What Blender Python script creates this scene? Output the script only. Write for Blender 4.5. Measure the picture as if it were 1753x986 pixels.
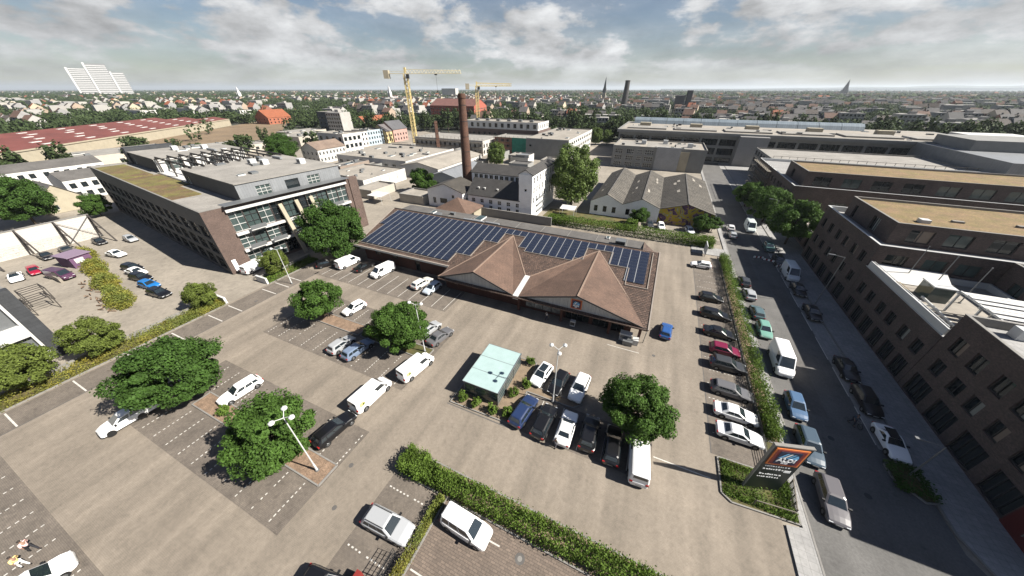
import bpy, bmesh, math, random
import numpy as np
from mathutils import Vector, Matrix
R = math.radians
PI = math.pi
for o in list(bpy.data.objects): bpy.data.objects.remove(o)
sc = bpy.context.scene
C = sc.collection
random.seed(7); rng = np.random.default_rng(7)

# ------------------------------------------------------------------ camera
# site frame: x runs along the shop front, y along the street away from the camera, metres
cam = bpy.data.cameras.new('camera'); camo = bpy.data.objects.new('camera', cam); C.objects.link(camo)
cam.sensor_width = 36.0; cam.lens = 36.0*531/1753; cam.clip_start = 0.5; cam.clip_end = 60000
camo.location = (0, 0, 33.0); camo.rotation_euler = (R(90-32.71), 0, R(24))
sc.camera = camo
# ------------------------------------------------------------------ sky and sun
SUN_EL, SUN_AZ = 42.0, 8.0          # azimuth counted from +x towards +y
w = bpy.data.worlds.new('World'); sc.world = w; w.use_nodes = True
nt = w.node_tree; nt.nodes.clear(); N = nt.nodes.new; L = nt.links.new
out = N('ShaderNodeOutputWorld'); bg = N('ShaderNodeBackground')
sky = N('ShaderNodeTexSky'); sky.sky_type = 'NISHITA'; sky.sun_disc = False
sky.sun_elevation = R(SUN_EL); sky.sun_rotation = R(90-SUN_AZ); sky.air_density = 1.0; sky.dust_density = 0.6; sky.ozone_density = 1.6
tc = N('ShaderNodeTexCoord'); sep = N('ShaderNodeSeparateXYZ'); L(tc.outputs['Generated'], sep.inputs[0])
def math_(op, a, b=None, c=None):
    n = N('ShaderNodeMath'); n.operation = op
    for i, v in enumerate((a, b, c)):
        if v is None: continue
        if isinstance(v, (int, float)): n.inputs[i].default_value = v
        else: L(v, n.inputs[i])
    return n.outputs[0]
zz = math_('ADD', math_('MAXIMUM', sep.outputs['Z'], 0.0), 0.10)
cx = math_('DIVIDE', sep.outputs['X'], zz); cy = math_('DIVIDE', sep.outputs['Y'], zz)
comb = N('ShaderNodeCombineXYZ'); L(cx, comb.inputs[0]); L(cy, comb.inputs[1]); comb.inputs[2].default_value = 3.7
def noise(vec, scale, detail, rough, off=0.0, dist=0.0):
    n = N('ShaderNodeTexNoise'); n.inputs['Scale'].default_value = scale; n.inputs['Detail'].default_value = detail
    n.inputs['Roughness'].default_value = rough; n.inputs['Distortion'].default_value = dist
    m = N('ShaderNodeMapping'); L(vec, m.inputs[0]); m.inputs['Location'].default_value = (off, off*0.7, off*0.3)
    L(m.outputs[0], n.inputs['Vector']); return n.outputs['Fac']
def ramp(fac, lo, hi, smooth=True):
    n = N('ShaderNodeMapRange'); n.interpolation_type = 'SMOOTHSTEP' if smooth else 'LINEAR'
    L(fac, n.inputs[0]); n.inputs[1].default_value = lo; n.inputs[2].default_value = hi; return n.outputs[0]
sph = N('ShaderNodeVectorMath'); sph.operation = 'MULTIPLY'; L(tc.outputs['Generated'], sph.inputs[0]); sph.inputs[1].default_value = (1, 1, 2.6)
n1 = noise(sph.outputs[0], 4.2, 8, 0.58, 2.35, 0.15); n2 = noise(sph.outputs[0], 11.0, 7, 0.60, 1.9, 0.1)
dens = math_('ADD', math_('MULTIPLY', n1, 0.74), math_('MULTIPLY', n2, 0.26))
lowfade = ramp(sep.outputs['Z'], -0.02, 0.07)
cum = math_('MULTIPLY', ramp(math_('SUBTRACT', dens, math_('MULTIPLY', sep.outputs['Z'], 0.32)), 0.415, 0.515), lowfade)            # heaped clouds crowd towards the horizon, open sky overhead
thin = ramp(noise(comb.outputs[0], 0.55, 8, 0.65, 11.0, 0.6), 0.34, 0.66)   # thin streaky layer
path = math_('DIVIDE', 0.085, zz)                  # thin layer looks denser the lower one looks through it
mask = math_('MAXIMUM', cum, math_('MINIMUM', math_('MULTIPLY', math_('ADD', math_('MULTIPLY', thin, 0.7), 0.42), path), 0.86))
bright = N('ShaderNodeMapRange'); L(math_('ADD', math_('MULTIPLY', dens, 0.55), math_('MULTIPLY', noise(sph.outputs[0], 6.5, 7, 0.6, 9.0), 0.45)), bright.inputs[0])
bright.inputs[1].default_value = 0.42; bright.inputs[2].default_value = 0.62; bright.inputs[3].default_value = 2.6; bright.inputs[4].default_value = 7.2
ccol = N('ShaderNodeVectorMath'); ccol.operation = 'SCALE'; ccol.inputs[0].default_value = (0.97, 0.985, 1.0); L(bright.outputs[0], ccol.inputs['Scale'])
hs = N('ShaderNodeHueSaturation'); hs.inputs['Saturation'].default_value = 1.15; hs.inputs['Hue'].default_value = 0.508; hs.inputs['Value'].default_value = 0.62; L(sky.outputs[0], hs.inputs['Color'])
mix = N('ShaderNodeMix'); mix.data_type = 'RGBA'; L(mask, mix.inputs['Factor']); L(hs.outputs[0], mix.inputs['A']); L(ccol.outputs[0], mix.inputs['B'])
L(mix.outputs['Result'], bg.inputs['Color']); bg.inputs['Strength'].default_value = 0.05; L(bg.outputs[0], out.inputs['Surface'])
sun = bpy.data.lights.new('sun', 'SUN'); sun.energy = 5.0; sun.angle = R(0.53); sun.color = (1.0, 0.945, 0.86)
suno = bpy.data.objects.new('sun', sun); C.objects.link(suno)
sd = Vector((math.cos(R(SUN_EL))*math.cos(R(SUN_AZ)), math.cos(R(SUN_EL))*math.sin(R(SUN_AZ)), math.sin(R(SUN_EL))))
suno.rotation_euler = sd.to_track_quat('Z', 'Y').to_euler(); suno.location = (60, 20, 80)
vs = sc.view_settings; vs.view_transform = 'Standard'; vs.look = 'None'; vs.gamma = 1.0; vs.use_curve_mapping = False; vs.exposure = 1.32
sc.render.resolution_x = 1024; sc.render.resolution_y = 576

# ------------------------------------------------------------------ materials
MAT = {}
def mat(name, col, rough=0.85, var=0.18, scale=0.6, fine=0.0, fscale=9.0, bump=0.0, metal=0.0, pattern=None, objcol=False, attr=None, trans=0.0, coat=0.0, spec=None, col2=None, coords='world', streak=0.0, stain=0.0):
    if name in MAT: return MAT[name]
    if not name.startswith(('leaf', 'mass', 'car_', 'glass', 'logo', 'lamp', 'crane', 'solar', 'whitewash')):
        k = 0.62 if name in ('render_white', 'frame_white', 'metal_white', 'white_line') else 0.475
        col = tuple(c*k for c in col); col2 = tuple(c*k for c in col2) if col2 is not None else None
    m = bpy.data.materials.new(name); m.use_nodes = True; t = m.node_tree; t.nodes.clear()
    nn = t.nodes.new; ln = t.links.new
    o = nn('ShaderNodeOutputMaterial'); b = nn('ShaderNodeBsdfPrincipled'); ln(b.outputs[0], o.inputs[0])
    b.inputs['Roughness'].default_value = rough; b.inputs['Metallic'].default_value = metal
    if spec is not None: b.inputs['Specular IOR Level'].default_value = spec
    if coat: b.inputs['Coat Weight'].default_value = coat; b.inputs['Coat Roughness'].default_value = 0.06
    if coords == 'world': vec = nn('ShaderNodeNewGeometry').outputs['Position']
    else: vec = nn('ShaderNodeTexCoord').outputs['Object']
    if objcol: src = nn('ShaderNodeObjectInfo').outputs['Color']
    elif attr: a = nn('ShaderNodeAttribute'); a.attribute_name = attr; src = a.outputs['Color']
    else: r = nn('ShaderNodeRGB'); r.outputs[0].default_value = (*col, 1); src = r.outputs[0]
    def nz(s, d=4, rg=0.6):
        n = nn('ShaderNodeTexNoise'); n.inputs['Scale'].default_value = s; n.inputs['Detail'].default_value = d; n.inputs['Roughness'].default_value = rg
        ln(vec, n.inputs['Vector']); return n.outputs['Fac']
    def mr(f, lo, hi, a=0.3, bb=0.7):
        n = nn('ShaderNodeMapRange'); ln(f, n.inputs[0]); n.inputs[1].default_value = a; n.inputs[2].default_value = bb; n.inputs[3].default_value = lo; n.inputs[4].default_value = hi; return n.outputs[0]
    def mul(c, f):
        n = nn('ShaderNodeVectorMath'); n.operation = 'SCALE'; ln(c, n.inputs[0]); ln(f, n.inputs['Scale']); return n.outputs[0]
    if col2 is not None:
        mx = nn('ShaderNodeMix'); mx.data_type = 'RGBA'; ln(mr(nz(scale*0.7, 5), 0, 1, 0.38, 0.62), mx.inputs['Factor']); ln(src, mx.inputs['A']); mx.inputs['B'].default_value = (*col2, 1); src = mx.outputs['Result']
    if var: src = mul(src, mr(nz(scale, 6, 0.65), 1-var, 1+var))
    if fine: src = mul(src, mr(nz(fscale, 3, 0.7), 1-fine, 1+fine))
    if streak:
        mp = nn('ShaderNodeMapping'); ln(vec, mp.inputs[0]); mp.inputs['Scale'].default_value = (0.55, 0.045, 1)
        n = nn('ShaderNodeTexNoise'); n.inputs['Scale'].default_value = 1.0; n.inputs['Detail'].default_value = 4; ln(mp.outputs[0], n.inputs['Vector']); src = mul(src, mr(n.outputs['Fac'], 1-streak, 1+streak))
    if stain:
        st1 = mr(nz(0.9, 3, 0.55), 1.0, 1-stain, 0.60, 0.74); src = mul(src, st1); src = mul(src, mr(nz(2.7, 2, 0.5), 1.0, 1-stain*0.8, 0.68, 0.75))
    hsrc = None
    if pattern:
        kind, pw, ph, amt, mortar = pattern
        sx = nn('ShaderNodeSeparateXYZ'); ln(vec, sx.inputs[0])
        if kind in ('wall', 'board', 'tile'):
            ad = nn('ShaderNodeMath'); ad.operation = 'ADD'; ln(sx.outputs[0], ad.inputs[0]); ln(sx.outputs[1], ad.inputs[1])
            u, v = ad.outputs[0], sx.outputs[2]
            if kind == 'tile': v = sx.outputs[1]; u = sx.outputs[0]
        else: u, v = sx.outputs[0], sx.outputs[1]
        cb = nn('ShaderNodeCombineXYZ'); ln(u, cb.inputs[0]); ln(v, cb.inputs[1])
        bt = nn('ShaderNodeTexBrick'); ln(cb.outputs[0], bt.inputs['Vector']); bt.inputs['Scale'].default_value = 1.0
        bt.inputs['Brick Width'].default_value = pw; bt.inputs['Row Height'].default_value = ph; bt.inputs['Mortar Size'].default_value = mortar
        bt.inputs['Color1'].default_value = (1-amt, 1-amt, 1-amt, 1); bt.inputs['Color2'].default_value = (1+amt, 1+amt*0.9, 1+amt*0.8, 1); bt.inputs['Mortar'].default_value = (0.62, 0.62, 0.62, 1)
        if kind in ('board', 'tile', 'slab'): bt.offset = 0.0 if kind != 'tile' else 0.5
        vm = nn('ShaderNodeVectorMath'); vm.operation = 'MULTIPLY'; ln(src, vm.inputs[0]); ln(bt.outputs['Color'], vm.inputs[1]); src = vm.outputs[0]
        hsrc = bt.outputs['Fac']
    ln(src, b.inputs['Base Color'])
    if bump:
        bp = nn('ShaderNodeBump'); bp.inputs['Strength'].default_value = bump; bp.inputs['Distance'].default_value = 0.03
        if hsrc is not None:
            inv = nn('ShaderNodeMath'); inv.operation = 'SUBTRACT'; inv.inputs[0].default_value = 1.0; ln(hsrc, inv.inputs[1]); ln(inv.outputs[0], bp.inputs['Height'])
        else: ln(nz(fscale, 4), bp.inputs['Height'])
        ln(bp.outputs[0], b.inputs['Normal'])
    if trans:
        tr = nn('ShaderNodeBsdfTranslucent'); ln(src, tr.inputs['Color']); ms = nn('ShaderNodeMixShader'); ms.inputs[0].default_value = trans
        ln(b.outputs[0], ms.inputs[1]); ln(tr.outputs[0], ms.inputs[2]); ln(ms.outputs[0], o.inputs[0])
    MAT[name] = m; return m
mat('city_ground', (0.13, 0.125, 0.105), 0.95, 0.35, 0.02, 0.15, 0.3, col2=(0.055, 0.075, 0.035))
mat('paver_beige', (0.370, 0.315, 0.252), 0.9, 0.15, 0.16, 0.13, 2.6, bump=0.1, streak=0.19, stain=0.16, pattern=('ground', 0.22, 0.11, 0.02, 0.004))
mat('paver_dark', (0.245, 0.208, 0.172), 0.9, 0.26, 0.32, 0.18, 3.0, bump=0.15, stain=0.32, pattern=('ground', 0.22, 0.11, 0.08, 0.008))
mat('paver_red', (0.26, 0.205, 0.165), 0.9, 0.15, 0.4, 0.15, 4.0, bump=0.4, pattern=('ground', 0.42, 0.21, 0.16, 0.02))
mat('asphalt', (0.185, 0.180, 0.172), 0.9, 0.2, 0.25, 0.18, 5.0, bump=0.1, stain=0.25, streak=0.12)
mat('concrete_yard', (0.44, 0.39, 0.32), 0.92, 0.24, 0.10, 0.14, 1.2, bump=0.08, stain=0.3)
mat('pavement', (0.48, 0.475, 0.465), 0.9, 0.14, 0.3, 0.12, 3.0, bump=0.2, pattern=('slab', 0.6, 0.6, 0.06, 0.012))
mat('kerb', (0.36, 0.345, 0.32), 0.85, 0.15, 1.0, 0.1)
mat('white_line', (0.68, 0.655, 0.60), 0.8, 0.22, 1.5, 0.12, 12)
mat('mulch', (0.36, 0.245, 0.165), 0.95, 0.35, 1.5, 0.5, 9, bump=0.5)
mat('gravel_bed', (0.34, 0.255, 0.17), 0.95, 0.2, 1.2, 0.35, 10, bump=0.5)
mat('lawn', (0.10, 0.115, 0.03), 0.95, 0.3, 0.4, 0.3, 5, bump=0.3, col2=(0.19, 0.15, 0.05))
mat('sedum', (0.34, 0.22, 0.11), 0.95, 0.25, 0.5, 0.35, 4, bump=0.5, col2=(0.27, 0.205, 0.075))
mat('sedum_green', (0.24, 0.215, 0.055), 0.95, 0.3, 0.4, 0.35, 3, bump=0.5, col2=(0.21, 0.13, 0.065))
mat('tile_brown', (0.195, 0.128, 0.098), 0.8, 0.26, 0.5, 0.15, 4, bump=0.9, pattern=('tile', 0.42, 0.40, 0.42, 0.07))
mat('tile_smooth', (0.225, 0.138, 0.098), 0.8, 0.28, 0.3, 0.16, 3, bump=0.5, stain=0.3, pattern=('tile', 0.30, 0.30, 0.07, 0.03))
mat('tile_orange', (0.42, 0.13, 0.055), 0.8, 0.2, 0.5, 0.2, 2)
mat('ridge_tile', (0.40, 0.285, 0.215), 0.8, 0.15, 2)
mat('brick_red', (0.135, 0.05, 0.036), 0.88, 0.18, 0.6, 0.15, 6, bump=0.4, pattern=('wall', 0.25, 0.083, 0.2, 0.012), coords='object')
mat('brick_dark', (0.165, 0.122, 0.110), 0.88, 0.2, 0.4, 0.25, 6, bump=0.4, pattern=('wall', 0.25, 0.083, 0.25, 0.012), coords='object')
mat('brick_brown', (0.215, 0.15, 0.125), 0.88, 0.18, 0.5, 0.18, 6, bump=0.4, pattern=('wall', 0.25, 0.083, 0.2, 0.012), coords='object')
mat('brick_chimney', (0.175, 0.085, 0.055), 0.9, 0.3, 0.5, 0.2, 4, bump=0.3, pattern=('wall', 0.5, 0.17, 0.15, 0.015))
mat('slate_panel', (0.065, 0.07, 0.078), 0.7, 0.2, 0.5, 0.15, 5, pattern=('wall', 1.2, 0.5, 0.12, 0.02))
mat('render_white', (0.74, 0.735, 0.71), 0.85, 0.09, 0.4, 0.04, 3)
mat('whitewash', (0.78, 0.775, 0.76), 0.85, 0.08, 0.5, 0.05, 3)
mat('render_cream', (0.62, 0.55, 0.41), 0.85, 0.10, 0.4)
mat('render_grey', (0.36, 0.36, 0.345), 0.85, 0.13, 0.3, 0.05)
mat('render_obj', (1, 1, 1), 0.87, 0.13, 0.25, 0.06, 2, objcol=True)
mat('roof_obj', (1, 1, 1), 0.85, 0.2, 0.3, 0.18, 2, objcol=True)
mat('metal_white', (0.72, 0.73, 0.72), 0.45, 0.05, 1)
mat('metal_grey', (0.33, 0.345, 0.355), 0.45, 0.08, 1, metal=0.4)
mat('metal_dark', (0.035, 0.037, 0.04), 0.5, 0.1, 1)
mat('steel_rust', (0.06, 0.05, 0.043), 0.7, 0.25, 1)
mat('zinc', (0.42, 0.44, 0.46), 0.5, 0.1, 0.6, metal=0.2, pattern=('board', 0.6, 50, 0.05, 0.02))
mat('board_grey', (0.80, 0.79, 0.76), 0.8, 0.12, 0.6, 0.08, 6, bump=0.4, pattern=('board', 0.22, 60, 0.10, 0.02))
mat('roof_gravel', (0.45, 0.425, 0.385), 0.95, 0.2, 0.2, 0.15, 4, stain=0.25)
mat('roof_light', (0.50, 0.455, 0.39), 0.9, 0.2, 0.15, 0.1, 1, stain=0.3)
mat('roof_bitumen', (0.17, 0.16, 0.15), 0.9, 0.22, 0.25, 0.12, 2)
mat('roof_slate', (0.085, 0.08, 0.076), 0.75, 0.22, 0.4, 0.15, 4, pattern=('wall', 0.5, 0.3, 0.1, 0.03))
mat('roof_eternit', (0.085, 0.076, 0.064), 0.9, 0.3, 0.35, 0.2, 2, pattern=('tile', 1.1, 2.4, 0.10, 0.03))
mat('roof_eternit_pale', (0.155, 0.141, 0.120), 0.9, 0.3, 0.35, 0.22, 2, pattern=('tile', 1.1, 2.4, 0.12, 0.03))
mat('roof_red_metal', (0.25, 0.075, 0.06), 0.75, 0.22, 0.1, 0.1, 1, stain=0.25)
mat('solar', (0.017, 0.022, 0.038), 0.14, 0.3, 0.5, spec=0.6, coords='object')
mat('solar_frame', (0.045, 0.05, 0.06), 0.45, 0.0, metal=0.3)
mat('flashing', (0.47, 0.41, 0.355), 0.6, 0.1, 1)
mat('glass_dark', (0.012, 0.016, 0.018), 0.06, 0.2, 0.5, spec=0.6)
mat('glass_green', (0.040, 0.058, 0.056), 0.08, 0.3, 0.6, spec=0.7)
mat('glass_roof', (0.29, 0.385, 0.375), 0.22, 0.07, 0.8, spec=0.6)
mat('frame_white', (0.68, 0.68, 0.66), 0.5, 0.05)
mat('frame_dark', (0.04, 0.042, 0.045), 0.5, 0.05)
mat('blind', (0.40, 0.31, 0.24), 0.8, 0.1, 1)
mat('blind_pale', (0.42, 0.44, 0.40), 0.8, 0.1, 1)
mat('car_paint', (1, 1, 1), 0.3, 0.0, objcol=True, coat=0.35, spec=0.5)
mat('car_glass', (0.014, 0.020, 0.024), 0.05, 0.0, spec=1.0)
mat('tyre', (0.012, 0.012, 0.012), 0.9, 0.0)
mat('rim', (0.36, 0.37, 0.38), 0.35, 0.0, metal=0.7)
mat('trim_black', (0.014, 0.014, 0.015), 0.6, 0.0)
mat('lamp_clear', (0.60, 0.62, 0.64), 0.15, 0.0, spec=0.7)
mat('lamp_red', (0.26, 0.012, 0.012), 0.2, 0.0)
mat('plate', (0.62, 0.62, 0.60), 0.5, 0.0)
mat('bark', (0.085, 0.062, 0.045), 0.95, 0.25, 3, 0.2, 12, bump=0.4)
mat('leaf_dark', (0.042, 0.084, 0.017), 0.65, 0.42, 0.8, 0.34, 3, trans=0.25, spec=0.12)
mat('leaf_mid', (0.054, 0.104, 0.020), 0.65, 0.42, 0.8, 0.34, 3, trans=0.28, spec=0.12)
mat('leaf_olive', (0.100, 0.130, 0.028), 0.65, 0.42, 0.9, 0.34, 3, trans=0.28, spec=0.12)
mat('leaf_yellow', (0.21, 0.185, 0.03), 0.65, 0.35, 0.5, 0.30, 3, trans=0.3, spec=0.3, col2=(0.14, 0.17, 0.035))
mat('leaf_hedge', (0.088, 0.140, 0.024), 0.65, 0.45, 0.9, 0.34, 3, trans=0.28, spec=0.12)
mat('leaf_far', (0.040, 0.060, 0.021), 0.75, 0.45, 0.12, 0.35, 0.9, trans=0.2, spec=0.2)
mat('mass_tree', (0.026, 0.038, 0.016), 0.9, 0.45, 0.03, 0.40, 0.25, spec=0.1)
mat('mass_house', (1, 1, 1), 0.9, 0.1, 0.1, attr='Col', spec=0.2)
mat('blue_dark', (0.012, 0.022, 0.09), 0.5, 0.0)
mat('logo_blue', (0.16, 0.42, 0.68), 0.45, 0.0)
mat('logo_orange', (0.62, 0.17, 0.035), 0.5, 0.05)
mat('logo_red', (0.17, 0.02, 0.016), 0.5, 0.05)
mat('logo_white', (0.78, 0.79, 0.80), 0.5, 0.0)
mat('sign_dark', (0.018, 0.028, 0.031), 0.35, 0.1, 1)
mat('poster', (0.34, 0.35, 0.34), 0.6, 0.75, 0.9, 0.5, 2.2)
mat('crane_yellow', (0.52, 0.42, 0.20), 0.6, 0.12, 0.3)
mat('crane_cream', (0.58, 0.53, 0.38), 0.6, 0.1, 0.3)
mat('net_green', (0.06, 0.42, 0.28), 0.8, 0.25, 0.6)
mat('scaffold', (0.27, 0.235, 0.185), 0.8, 0.3, 0.8)
mat('skin', (0.45, 0.27, 0.19), 0.6, 0.05)
mat('cloth_obj', (1, 1, 1), 0.9, 0.1, 4, objcol=True)
mat('hair', (0.03, 0.02, 0.015), 0.7, 0.1)
mat('red_door', (0.16, 0.012, 0.01), 0.5, 0.1)
mat('cart_metal', (0.42, 0.43, 0.44), 0.35, 0.05, metal=0.5)
mat('hill', (0.05, 0.075, 0.04), 0.95, 0.3, 0.001)
mat('panel_rail', (0.46, 0.47, 0.48), 0.5, 0.0)
mat('blue_metal', (0.30, 0.37, 0.43), 0.5, 0.1, 0.3, pattern=('tile', 1.0, 40, 0.08, 0.05))
mat('leaf_willow', (0.095, 0.140, 0.030), 0.6, 0.38, 0.6, 0.30, 3, trans=0.3, spec=0.3)
mat('tan_ground', (0.31, 0.22, 0.13), 0.95, 0.25, 0.05, 0.2, 0.5)
# the mural on the workshop gable: blots of yellow, violet and pale paint
def mural():
    m = bpy.data.materials.new('mural'); m.use_nodes = True; t = m.node_tree; b = t.nodes['Principled BSDF']; b.inputs['Roughness'].default_value = 0.85
    g = t.nodes.new('ShaderNodeNewGeometry'); n = t.nodes.new('ShaderNodeTexNoise'); n.inputs['Scale'].default_value = 0.42; n.inputs['Detail'].default_value = 5; n.inputs['Distortion'].default_value = 1.6
    t.links.new(g.outputs['Position'], n.inputs['Vector']); r = t.nodes.new('ShaderNodeValToRGB'); t.links.new(n.outputs['Fac'], r.inputs[0])
    r.color_ramp.interpolation = 'CONSTANT'; e = r.color_ramp.elements
    e[0].position = 0; e[0].color = (0.03, 0.02, 0.045, 1); e[1].position = 0.40; e[1].color = (0.09, 0.045, 0.09, 1)
    for p, c in ((0.47, (0.26, 0.17, 0.12, 1)), (0.50, (0.36, 0.25, 0.015, 1)), (0.57, (0.27, 0.26, 0.04, 1)), (0.63, (0.28, 0.27, 0.23, 1)), (0.7, (0.2, 0.12, 0.06, 1))):
        x = e.new(p); x.color = c
    t.links.new(r.outputs[0], b.inputs['Base Color']); MAT['mural'] = m
mural()
def graffiti():
    m = bpy.data.materials.new('wall_graffiti'); m.use_nodes = True; t = m.node_tree; b = t.nodes['Principled BSDF']; b.inputs['Roughness'].default_value = 0.85
    g = t.nodes.new('ShaderNodeNewGeometry'); s = t.nodes.new('ShaderNodeSeparateXYZ'); t.links.new(g.outputs['Position'], s.inputs[0])
    n = t.nodes.new('ShaderNodeTexNoise'); n.inputs['Scale'].default_value = 0.9; n.inputs['Detail'].default_value = 6; n.inputs['Distortion'].default_value = 2.5; t.links.new(g.outputs['Position'], n.inputs['Vector'])
    r = t.nodes.new('ShaderNodeValToRGB'); t.links.new(n.outputs['Fac'], r.inputs[0]); e = r.color_ramp.elements
    e[0].position = 0.47; e[0].color = (0.42, 0.39, 0.35, 1); e[1].position = 0.5; e[1].color = (0.16, 0.16, 0.155, 1); x = e.new(0.53); x.color = (0.41, 0.38, 0.34, 1)
    mr = t.nodes.new('ShaderNodeMapRange'); t.links.new(s.outputs[2], mr.inputs[0]); mr.inputs[1].default_value = 2.9; mr.inputs[2].default_value = 2.4
    mx = t.nodes.new('ShaderNodeMix'); mx.data_type = 'RGBA'; t.links.new(mr.outputs[0], mx.inputs['Factor']); mx.inputs['A'].default_value = (0.43, 0.405, 0.37, 1); t.links.new(r.outputs[0], mx.inputs['B'])
    t.links.new(mx.outputs['Result'], b.inputs['Base Color']); MAT['wall_graffiti'] = m
graffiti()
def M(n): return MAT[n]
# ------------------------------------------------------------------ helpers
class MB:
    def __init__(s, *mats): s.v = []; s.f = []; s.m = []; s.mats = list(mats)
    def poly(s, pts, m=0):
        i = len(s.v); s.v += [tuple(p) for p in pts]; s.f.append(tuple(range(i, i+len(pts)))); s.m.append(m); return s
    def box(s, x0, x1, y0, y1, z0, z1, m=0):
        i = len(s.v)
        s.v += [(x0,y0,z0),(x1,y0,z0),(x1,y1,z0),(x0,y1,z0),(x0,y0,z1),(x1,y0,z1),(x1,y1,z1),(x0,y1,z1)]
        s.f += [(i,i+3,i+2,i+1),(i+4,i+5,i+6,i+7),(i,i+1,i+5,i+4),(i+1,i+2,i+6,i+5),(i+2,i+3,i+7,i+6),(i+3,i,i+4,i+7)]; s.m += [m]*6; return s
    def prism(s, base, z0, z1, m=0):                       # vertical prism over a counter-clockwise outline
        n = len(base); i = len(s.v)
        s.v += [(x, y, z0) for x, y in base] + [(x, y, z1) for x, y in base]
        s.f.append(tuple(range(i+n-1, i-1, -1))); s.f.append(tuple(range(i+n, i+2*n))); s.m += [m, m]
        for k in range(n): s.f.append((i+k, i+(k+1) % n, i+n+(k+1) % n, i+n+k)); s.m.append(m)
        return s
    def bar(s, p, q, t=0.06, m=0, t2=None):                # square bar between two points
        p = Vector(p); q = Vector(q); d = (q-p).normalized(); t2 = t if t2 is None else t2
        u = d.cross(Vector((0, 0, 1)))
        if u.length < 1e-4: u = Vector((1, 0, 0))
        u.normalize(); v = d.cross(u); i = len(s.v)
        for c in (p, q):
            for a, b in ((-1,-1),(1,-1),(1,1),(-1,1)): s.v.append(tuple(c+u*a*t/2+v*b*t2/2))
        s.f += [(i,i+1,i+2,i+3),(i+7,i+6,i+5,i+4)] + [(i+k, i+4+k, i+4+(k+1) % 4, i+(k+1) % 4) for k in range(4)]; s.m += [m]*6; return s
    def tube(s, p, q, r0, r1=None, n=8, m=0, cap=True):
        p = Vector(p); q = Vector(q); r1 = r0 if r1 is None else r1; d = (q-p).normalized()
        u = d.cross(Vector((0, 0, 1)))
        if u.length < 1e-4: u = Vector((1, 0, 0))
        u.normalize(); v = d.cross(u); i = len(s.v)
        for c, r in ((p, r0), (q, r1)):
            for k in range(n): a = 2*PI*k/n; s.v.append(tuple(c+(u*math.cos(a)+v*math.sin(a))*r))
        for k in range(n): s.f.append((i+k, i+n+k, i+n+(k+1) % n, i+(k+1) % n)); s.m.append(m)
        if cap: s.f.append(tuple(range(i, i+n))); s.f.append(tuple(range(i+2*n-1, i+n-1, -1))); s.m += [m, m]
        return s
    def ball(s, c, rx, ry, rz, nu=8, nv=5, m=0):
        i = len(s.v)
        for a in range(nv+1):
            t = PI*a/nv
            for k in range(nu): p = 2*PI*k/nu; s.v.append((c[0]+rx*math.sin(t)*math.cos(p), c[1]+ry*math.sin(t)*math.sin(p), c[2]+rz*math.cos(t)))
        for a in range(nv):
            for k in range(nu): s.f.append((i+a*nu+k, i+(a+1)*nu+k, i+(a+1)*nu+(k+1) % nu, i+a*nu+(k+1) % nu)); s.m.append(m)
        return s
    def mesh(s, name):
        me = bpy.data.meshes.new(name); me.from_pydata(s.v, [], s.f); me.polygons.foreach_set('material_index', s.m)
        for x in s.mats: me.materials.append(M(x) if isinstance(x, str) else x)
        me.update(); return me
    def build(s, name, parent=None, **kw): return link(name, s.mesh(name), parent, **kw)
def link(name, me, parent=None, loc=None, rz=None, color=None, smooth=False, **props):
    o = bpy.data.objects.new(name, me); C.objects.link(o)
    if parent is not None: o.parent = parent
    if loc is not None: o.location = loc
    if rz is not None: o.rotation_euler = (0, 0, rz)
    if color is not None: o.color = (*color, 1)
    if smooth: me.polygons.foreach_set('use_smooth', [True]*len(me.polygons))
    for k, v in props.items(): o[k] = v
    return o
def tag(o, label, cat, group=None):
    o['label'] = label; o['category'] = cat
    if group: o['group'] = group
    return o
def thing(name, label, cat, loc=(0,0,0), rz=0, group=None):
    o = bpy.data.objects.new(name, None); C.objects.link(o); o.empty_display_size = 0.3
    o.location = loc; o.rotation_euler = (0, 0, rz); return tag(o, label, cat, group)
def struct(o): o['kind'] = 'structure'; return o
def kids(o): return [c for c in o.children]
def copy_tree(o, parent=None):
    c = o.copy(); C.objects.link(c)
    if parent is not None: c.parent = parent
    for ch in o.children: copy_tree(ch, c)
    return c
WCACHE = {}
def window_mesh(w, h, nx, nz, d, style):
    k = (round(w,2), round(h,2), nx, nz, d, style)
    if k in WCACHE: return WCACHE[k]
    fr, gl = {'w': ('frame_white', 'glass_dark'), 'd': ('frame_dark', 'glass_dark'), 'g': ('frame_white', 'glass_green'), 'dg': ('frame_dark', 'glass_green'), 'b': ('frame_dark', 'blind'), 'p': ('frame_dark', 'blind_pale'), 'x': ('frame_white', 'frame_white'), 'm': ('metal_grey', 'metal_grey'), 's': ('frame_dark', 'blind_pale')}[style]
    b = MB(fr); p = MB(gl, 'glass_dark'); t = min(0.09, w*0.08)
    p.poly([(0, d*0.85, 0), (w, d*0.85, 0), (w, d*0.85, h), (0, d*0.85, h)], 0)
    if style in 'bp': p.poly([(t, d*0.845, t), (w*0.42, d*0.845, t), (w*0.42, d*0.845, h-t), (t, d*0.845, h-t)], 1)
    for i in range(nx+1): x = (w-t)*i/nx; b.box(x, x+t, d*0.6, d*0.84, 0, h, 0)
    for j in range(nz+1): z = (h-t)*j/nz; b.box(0, w, d*0.58, d*0.83, z, z+t, 0)
    WCACHE[k] = (b.mesh('window'), p.mesh('pane')); return WCACHE[k]
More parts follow.
